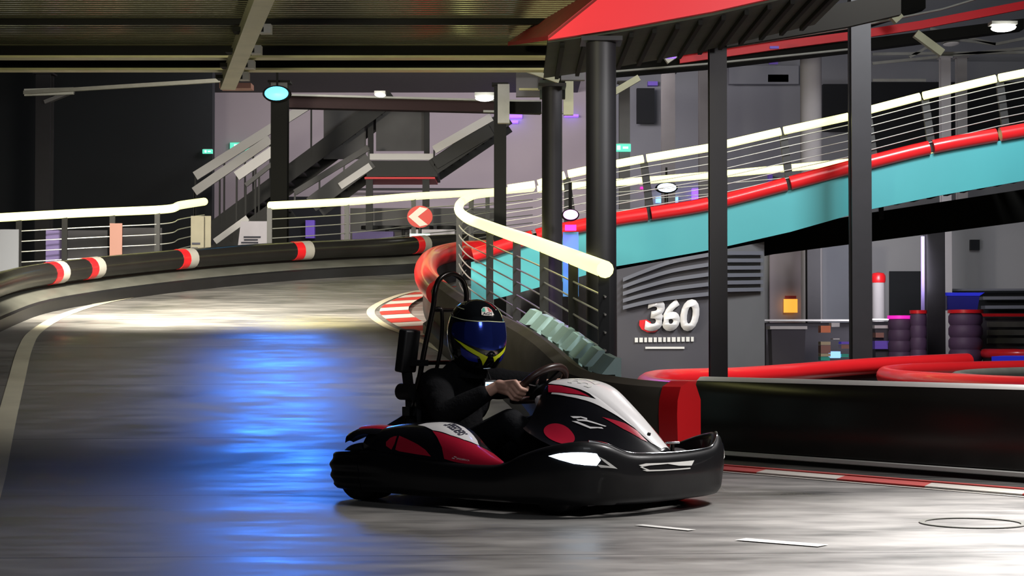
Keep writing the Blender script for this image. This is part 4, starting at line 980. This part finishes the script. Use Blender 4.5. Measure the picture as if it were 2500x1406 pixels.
# side pods
for sg in (1,-1):
    S=(lambda u,v:pod(u,v)) if sg>0 else (lambda u,v:(pod(u,v)[0],-pod(u,v)[1],pod(u,v)[2]))
    rs=[]
    for i in range(49):
        u=-.56+.93*i/48; ly,lz,hy,hz=tab(POD,u); r=[Vector(S(u,j/16)) for j in range(17)]
        e=min(1,(i+1)/5,(49-i)/5)
        r+=[Vector((u,sg*(hy+.035*e),hz-.03*e-.002)),Vector((u,sg*(hy+.04*e),min(.2,hz-.01))),Vector((u,sg*(ly+.03*e),min(.19,lz-.02)))]
        rs.append(r)
    sp=k_('right_side_pod' if sg>0 else 'left_side_pod',MB().rings(rs),'black',ang=35)
    fl=sg*1
    W=[(-.252,.627),(-.221,.735),(-.15,.83),(-.084,.885),(-.024,.925),(.02,.91),(.06,.885),(.101,.85),(.143,.745),(.10,.655),(.064,.575),(-.012,.518),(-.123,.50),(-.198,.588)]
    RF=[(-.122,.482),(-.06,.487),(-.01,.498),(.067,.553),(.11,.635),(.15,.73),(.19,.83),(.235,.93),(.30,.96),(.345,.9),(.355,.5),(.34,.12),(.27,.02),(.208,.012),(.091,.025),(.013,.05),(-.022,.229),(-.07,.37)]
    decal('white_panel',[W],S,'white',sp,.02,.06,.0018,fl)
    decal('red_panel',[RF],S,'red',sp,.02,.06,.0018,fl)
    decal('rear_red_panel',[[(-.313,.316),(-.247,.26),(-.173,.195),(-.114,.127),(-.069,.044),(-.156,.04),(-.279,.045),(-.305,.06)]],S,'red',sp,.02,.06,.0018,fl)
    decal('rear_red_panel',[[(-.327,.307),(-.345,.295),(-.365,.255),(-.381,.169),(-.372,.098),(-.33,.049),(-.322,.16)]],S,'red',sp,.02,.06,.0018,fl)
    if sg>0:
        text_decal('lettering','SPEEDERS',S,[(-.104,.70),(.026,.60),(.046,.79),(-.078,.88)],'ink',sp,.02,.06,.0034,fl,.03)
        text_decal('small_lettering','SPEEDERS.CA',S,[(.085,.085),(.161,.095),(.158,.135),(.083,.115)],'white',sp,.02,.06,.0034,fl,.0)
        decal('small_mark',[[(.056,.085),(.072,.082),(.075,.095),(.059,.098)],[(.064,.118),(.08,.115),(.083,.128),(.067,.131)]],S,'white',sp,.02,.06,.0034,fl)
    # rear winglet over the tyre
    wl=[(-.44,.47,.345,.07),(-.52,.49,.350,.085),(-.60,.50,.345,.09),(-.66,.51,.325,.07),(-.70,.515,.300,.03)]
    rs=[]
    for x,y,z,w2 in wl:
        rs.append([Vector((x,-sg*(y+w2*c_),z+.014*math.sin(a)-.02*c_*c_)) for a in [2*PI*k/16 for k in range(16)] for c_ in [math.cos(a)]])
    wg=k_('rear_winglet',MB().rings(rs),'black')
    rs2=[[p+Vector((0,0,.003)) for p in r] for r in rs[:3]]
    k_('winglet_red_panel',MB().rings([[Vector((x,-sg*(y+w2*c_*.7-.01),z+.0165+.004*math.sin(a)-.012*c_*c_)) for a in [2*PI*k/16 for k in range(16)] for c_ in [math.cos(a)]] for x,y,z,w2 in wl[:3]]),'red',wg)
# nose fairing
rs=[]
for i in range(45):
    u=.215+(.84-.215)*i/44; rs.append([Vector(hood(u,-1+j/20)) for j in range(41)]+[Vector((u,tab(HOOD,u)[2]*.9,tab(HOOD,u)[3]-.02)),Vector((u,-tab(HOOD,u)[2]*.9,tab(HOOD,u)[3]-.02))])
hd=k_('nose_fairing',MB().rings(rs),'black',ang=60)
half=[(.217,-.34),(.27,-.372),(.331,-.39),(.393,-.398),(.473,-.404),(.512,-.412),(.453,-.434),(.378,-.450),(.281,-.456),(.281,-.468),(.378,-.466),(.453,-.457),(.534,-.435),(.614,-.416),(.679,-.404),(.734,-.392),(.782,-.37),(.825,-.26)]
decal('white_stripe',[half+[(u,-v) for u,v in half[::-1]]],hood,'white',hd,.02,.04,.002)
for sg in (1,-1):
    r1=[(.222,-.372),(.27,-.39),(.331,-.404),(.393,-.409),(.473,-.418),(.485,-.42),(.442,-.429),(.371,-.445),(.30,-.452),(.258,-.455)]
    r2=[(.57,-.49),(.612,-.46),(.66,-.422),(.713,-.402),(.769,-.41),(.747,-.442),(.668,-.476)]
    r3=[(.427+.088*math.cos(q*PI/18),-.797+.105*math.sin(q*PI/18)*(1 if q<18 else .95)) for q in range(36)]
    for n,p in (('upper_red_stripe',r1),('lower_red_stripe',r2),('red_patch',r3)):
        decal(n,[[(u,v*sg) for u,v in p]],hood,'red',hd,.02,.04,.002)
decal('white_strokes',[[(.442,-.600),(.489,-.566),(.516,-.556),(.52,-.568),(.49,-.575),(.476,-.592),(.46,-.604)],[(.475,-.603),(.512,-.572),(.605,-.537),(.600,-.548),(.52,-.582),(.485,-.607)],[(.458,-.632),(.481,-.614),(.546,-.607),(.577,-.579),(.59,-.565),(.60,-.572),(.577,-.59),(.55,-.622)]],hood,'white',hd,.02,.03,.0025)  # plain white strokes on one side of the nose
text_decal('race_number','32',hood,[(.46,-.33),(.46,-.02),(.33,-.02),(.33,-.33)],'strip',hd,.02,.04,.0035,1,.02)
k_('nose_bolt',MB().cyl(Vector(hood(.753,-.2))-Vector((0,0,.005)),Vector(hood(.753,-.2))+Vector((.004,0,.009)),.008,12),'blackmat',hd)
lt=k_('nose_latch',MB().cyl((.865,0,.20),(.865,0,.305),.010,10),'steel')
k_('latch_handle',MB().capsule((.85,-.02,.312),.006,(.88,.03,.312),.006),'chrome',lt)
# clear tank beside the steering column
k_('clear_reservoir',MB().capsule((.20,-.13,.49),.032,(.21,-.12,.455),.038),mat('clear_plastic',(.55,.5,.5),.12,alpha=.75))
# steering
WC=Vector((.080,0,.543)); WU=Vector((.70,0,.714)); WN=Vector((-.714,0,.70)); WL=Vector((0,1,0)); WR=.152
def wp(a,r=WR): return WC+WL*math.cos(a)*r+WU*math.sin(a)*r*(1 if math.sin(a)>-.55 else .80/max(.55,-math.sin(a))*.62+.0)
sw=k_('steering_wheel',MB().tube([wp(2*PI*i/48) for i in range(48)],.0185,12,closed=True),mat('steering_rim_leather',(.030,.014,.011),.35))
sp_=MB()
for a in (R(8),R(172),R(62),R(118),R(-90)):
    sp_.bar(WC-WN*.012,WC+(wp(a)-WC)*.97,.042,.010,up=WN)
sp_.lathe([(.0,-.02),(.055,-.02),(.06,0),(.03,.012),(0,.012)],(0,0,0),'z',20,False)
for i in range(len(sp_.v)-100,len(sp_.v)):
    p=sp_.v[i]; sp_.v[i]=WC+WL*p.x+WU*p.y+WN*p.z
k_('spokes',sp_,'blackmat',sw)
k_('column',MB().cyl(WC,WC-WN*.36,.012),'steel',sw)
# seat, roll hoop, rear equipment
rs=[]
for x,y,z,hw,lean in ((-.10,0,.12,.17,0),(-.25,0,.085,.19,0),(-.42,0,.09,.2,0),(-.56,0,.17,.2,0),(-.62,0,.34,.19,0),(-.655,0,.52,.16,0),(-.665,0,.60,.12,0)):
    th=.015; r=[]
    for j in range(13):
        v=-1+j/6; side=abs(v)**3
        r.append(Vector((x+(.10*side if x<-.5 else 0),v*hw,z+(.13*side if x>-.6 else .02*side))))
    for j in range(12,-1,-1):
        v=-1+j/6; side=abs(v)**3
        r.append(Vector((x+(.10*side if x<-.5 else 0)-.018,v*(hw+.012),z-.018+(.13*side if x>-.6 else .02*side))))
    rs.append(r)
k_('seat',MB().rings(rs),'blackmat')
hoop=MB()
hx=-.55
hoop.tube(catmull([(-.66,-.20,.12),(-.63,-.175,.45),(-.60,-.15,.70),(hx-.01,-.125,.93),(hx,-.118,1.02),(hx,-.085,1.085),(hx,-.0,1.115),(hx,.085,1.085),(hx,.118,1.02),(hx-.01,.125,.93),(-.60,.15,.70),(-.63,.175,.45),(-.66,.20,.12)],8),.0135,12)
hoop.tube([(-.56,-.13,.93),(-.555,.13,.93)],.011,10); hoop.tube([(-.605,-.155,.665),(-.60,.15,.665)],.011,10)
hoop.tube(catmull([(-.555,-.115,.935),(-.53,-.09,.92),(-.54,-.085,.75),(-.58,-.085,.60)],6),.010,10)
for q in hoop.v: q.x+=.055*min(1,max(0,(q.z-.3)/.3))
k_('roll_hoop',hoop,'steel')
bx=k_('rear_box',MB().box((-.62,-.185,.725),(.055,.11,.215),mtx=Matrix.Rotation(R(9),3,'Y')@Matrix.Rotation(R(0),3,'X')),'blackmat')
md=bx.modifiers.new('b','BEVEL'); md.width=.01; md.segments=3
k_('box_bracket',MB().bar((-.63,-.18,.62),(-.61,-.18,.50),.045,.03).bar((-.61,-.18,.50),(-.60,-.18,.30),.035,.03).box((-.57,-.165,.665),(.10,.05,.03)),'blackmat')
k_('round_buffer',MB().cyl((-.67,-.18,.52),(-.57,-.19,.52),.042,20).cyl((-.675,-.18,.52),(-.63,-.185,.52),.030,20),'blackmat')
k_('rear_cover',MB().rings([[Vector((x,y*w2,z)) for y,z in ((-.2,.12),(-.2,z0),(-.12,z0+.03),(.12,z0+.03),(.2,z0),(.2,.12))] for x,z0,w2 in ((-.84,.22,1),(-.78,.34,.95),(-.70,.38,.9),(-.64,.36,.85))]),'blackmat')
k_('silver_bracket',MB().box((-.585,-.20,.425),(.05,.07,.045)),'chrome')  # small silver bracket behind the seat

# ------------------------------------------------------------ driver
drv=thing('person','kart driver in black jacket and mirrored helmet, both hands on the steering wheel','person',(KX,KY,0),KR)
SH=.575
bd=MB()
bd.capsule((-.44,0,.20),.12,(-.46,0,.50),.11).capsule((-.44,-.10,.56),.06,(-.44,.10,.56),.06).capsule((-.41,0,.58),.05,(-.35,0,.70),.05).sphere((-.325,0,.80),.095)
jk=MB()
jk.capsule((-.43,-.05,.21),.13,(-.43,.05,.21),.13).capsule((-.44,0,.25),.135,(-.465,0,.50),.125).capsule((-.465,-.09,.47),.12,(-.465,.09,.47),.12).capsule((-.44,-.15,.555),.085,(-.44,.15,.555),.085).capsule((-.42,-.05,.60),.075,(-.38,.0,.65),.070).capsule((-.40,.05,.60),.07,(-.36,0,.64),.07)
tr=MB(); tr.capsule((-.42,-.06,.19),.125,(-.42,.06,.19),.125)
grip={}
for sg in (-1,1):
    sh=Vector((-.435,sg*.175,SH-.015)); el=Vector((-.27,sg*.30,.41)) if sg<0 else Vector((-.20,.30,.55))
    rim=wp(PI+R(2) if sg<0 else R(-2)); ra=Vector((0,sg,0))
    wr=rim+WN*.094+ra*.014-WU*.060
    bd.capsule(sh,.05,el,.042).capsule(el,.042,wr,.026)
    cuff=el.lerp(wr,.70)
    jk.capsule(sh,.085,sh.lerp(el,.5),.074).capsule(sh.lerp(el,.5),.074,el,.064).capsule(el,.064,el.lerp(wr,.4),.058).capsule(el.lerp(wr,.4),.058,cuff,.046)
    for t_,q in ((.3,.083),(.62,.071)): jk.sphere(sh.lerp(el,t_)+Vector((0,sg*.008,.0)),q)
    # palm
    pc=rim+WN*.044+ra*.022-WU*.003
    bd.capsule(wr,.028,pc-WU*.018,.027)
    for k in range(4):
        o=(1.5-k)*.0232; mc=rim+WU*(o*1.0)+WN*(.024-.003*abs(k-1))+ra*.033
        bd.capsule(wr+WU*o*.45+WN*-.01,.019,mc,.0145)
        # finger: knuckle -> outside of the rim -> front -> curled back inside
        L=(1,1.06,1,.86)[k]; r=(.0112,.0115,.0110,.0098)[k]
        p1=mc; p2=rim+WU*(o-.001)+ra*.031-WN*.021*L; p3=rim+WU*(o-.002)-WN*.031*L-ra*.003; p4=rim+WU*(o-.002)-WN*.016-ra*.026
        bd.capsule(p1,r*1.18,p2,r*1.04,12).capsule(p2,r*1.04,p3,r,12).capsule(p3,r,p4,r*.9,12)
    # thumb over the inside of the rim
    t0=wr+WN*-.012-ra*.010+WU*.012; t1=rim+WN*.034-ra*.006+WU*.012; t2=rim+WN*.018-ra*.024+WU*.030; t3=rim+WN*.000-ra*.026+WU*.050
    bd.capsule(t0,.018,t1,.0135,12).capsule(t1,.013,t2,.0108,12).capsule(t2,.0108,t3,.009,12)
    # leg
    hp=Vector((-.36,sg*.10,.21)); kn=Vector((.055,sg*.185,.385)); an=Vector((.42,sg*.15,.14)); toe=Vector((.56,sg*.14,.20))
    bd.capsule(hp,.07,kn,.048).capsule(kn,.046,an,.032).capsule(an,.032,toe,.026)
    tr.capsule(hp,.098,kn,.070).capsule(kn,.070,kn.lerp(an,.35),.064).capsule(kn.lerp(an,.35),.064,an-Vector((.03,0,-.01)),.048)
    s_=MB().capsule(an+Vector((.0,0,-.02)),.040,toe+Vector((.02,0,-.02)),.034).capsule(an+Vector((-.03,0,-.03)),.036,an+Vector((.03,0,.05)),.040)
    fuse(k_('shoe',s_,'blackmat',drv),.008,3)
fuse(k_('body',bd,'skin',drv),.0042,3,.4)
fuse(k_('jacket',jk,'jacket',drv),.009,5)
fuse(k_('trousers',tr,'trousers',drv),.009,5)
rs=[]
for z,f_ in ((.60,1.30),(.635,1.18),(.665,1.08),(.69,1.04)):
    rs.append([Vector((-.385+(z-.6)*.35+math.cos(a)*.078*f_,math.sin(a)*.075*f_,z+.02*math.cos(a+PI)*.6)) for a in [2*PI*k/24 for k in range(24)]])
k_('collar',MB().rings(rs),'jacket',drv)
# helmet
rs=[[Vector(helmetk(az*7.5,z)) for az in range(48)] for z in [.172,.169,.162,.15,.135,.12,.10,.08,.055,.03,.005,-.02,-.045,-.07,-.09,-.11,-.125,-.14,-.155,-.165]]
hm=k_('helmet',MB().rings(rs),'helmet',drv,ang=60)
hm['label']='glossy black full-face helmet with yellow accents'
HS=lambda az,z:helmetk(az,z)
vis=[(-82,.050),(-78,.060),(-40,.063),(6,.066),(50,.063),(72,.060),(84,.05),(88,.03),(86,.005),(80,-.008),(68,-.022),(53,-.034),(38,-.048),(24,-.059),(7,-.071),(-7,-.071),(-24,-.059),(-38,-.048),(-53,-.034),(-68,-.022),(-80,-.005),(-84,.02)]
vv=decal('visor',[vis],HS,'visor',hm,5,.012,.004,-1)
decal('brow_stripe',[[(130,.094),(104,.086),(78.6,.0815),(52.5,.0745),(23.4,.0705),(5.9,.072),(-30,.067),(-70,.064),(-70,.060),(-30,.0635),(5.9,.0685),(23.4,.0665),(52.5,.0705),(78.6,.0775),(104,.082),(130,.089)]],HS,'paleline',hm,5,.012,.0025,-1)
for sg in (1,-1):
    decal('chin_stripe',[[(76,-.021),(57.7,-.0345),(46,-.048),(33,-.064),(20,-.083),(8,-.1),(5.5,-.103),(12,-.147),(15.5,-.125),(20,-.104),(30,-.090),(42,-.0725),(58,-.044)]] if sg>0 else [[(-76,-.021),(-57.7,-.0345),(-46,-.048),(-33,-.064),(-20,-.083),(-8,-.1),(-4,-.103),(-9,-.13),(-14,-.112),(-20,-.104),(-30,-.090),(-42,-.0725),(-58,-.044)]],HS,'neon',hm,5,.012,.0025,-1)
    decal('blue_cheek_panel',[[(sg*a,b) for a,b in ((58,-.060),(48,-.072),(38,-.084),(24,-.103),(22,-.132),(40,-.125),(56,-.10))]],HS,'visblue',hm,5,.012,.0022,-1)
    decal('crown_stripe',[[(sg*a,b) for a,b in ((130,.137),(95,.132),(62,.1245),(62,.121),(95,.1285),(130,.133))]],HS,'paleline',hm,5,.012,.0022,-1)
    decal('rear_accent',[[(sg*a,b) for a,b in ((112,-.05),(100,-.085),(88,-.125),(96,-.128),(108,-.10),(116,-.07))]],HS,'paleline',hm,5,.012,.0022,-1)
    decal('side_accent',[[(sg*a,b) for a,b in ((128,.035),(120,.05),(118,.03),(124,.0))]],HS,'neon',hm,5,.012,.0022,-1)
def blob(ca,cz,ra,rz,a0=0,a1=360,n=24): return [(ca+ra*math.cos(R(a0+(a1-a0)*i/n)),cz+rz*math.sin(R(a0+(a1-a0)*i/n))) for i in range(n)]
bg=decal('brow_badge',[[(-12,.100),(-11,.124),(-6,.134),(2,.137),(10,.135),(16,.126),(17,.100),(12,.0965),(-8,.0965)]],HS,'signwhite',hm,4,.01,.003,-1)
decal('badge_red_field',[[(-10,.114),(-9,.123),(-5,.131),(-1,.1335),(-1,.114)]],HS,'signred',bg,4,.01,.0038,-1)
decal('badge_green_field',[[(7,.114),(7,.133),(12,.130),(15,.122),(15,.114)]],HS,'kgreen',bg,4,.01,.0038,-1)
text_decal('badge_lettering','AGV',HS,[(14,.0995),(-9,.0995),(-9,.1115),(14,.1115)],'ink',bg,4,.01,.0042,-1,.02)
# small display clipped to the driver's chest
cl=thing('chest_display','small lit rectangular display hanging on the driver\'s black jacket','display',(KX,KY,0),KR)
dc=Vector((-.275,.045,.555)); dm=Matrix.Rotation(R(-32),3,'Z')@Matrix.Rotation(R(12),3,'Y')
o=k_('display_case',MB().box(dc,(.022,.072,.052),mtx=dm),'blackmat',cl); o.modifiers.new('b','BEVEL').width=.004
k_('screen',MB().box(dc+dm@Vector((.0125,0,0)),(.003,.052,.036),mtx=dm),'screenw',cl)
sc_=MB()
for a,b,w2,h2 in ((-.016,.006,.012,.008),(.002,.010,.006,.006),(.014,.004,.010,.012),(-.006,-.006,.02,.004)): sc_.box(dc+dm@Vector((.0143,a,b)),(.001,w2,h2),mtx=dm)
k_('screen_figures',sc_,'screenb',cl)
k_('lanyard',MB().tube(catmull([dc+Vector((-.01,.02,.025)),dc+Vector((-.045,.03,.07)),Vector((-.33,.04,.655))],6),.004,6).tube(catmull([dc+Vector((-.01,-.02,.025)),dc+Vector((-.045,-.045,.07)),Vector((-.33,-.05,.655))],6),.004,6),'blackmat',cl)
k_('clip',MB().box(dc-dm@Vector((.02,0,0)),(.03,.02,.03),mtx=dm),'blackmat',cl)
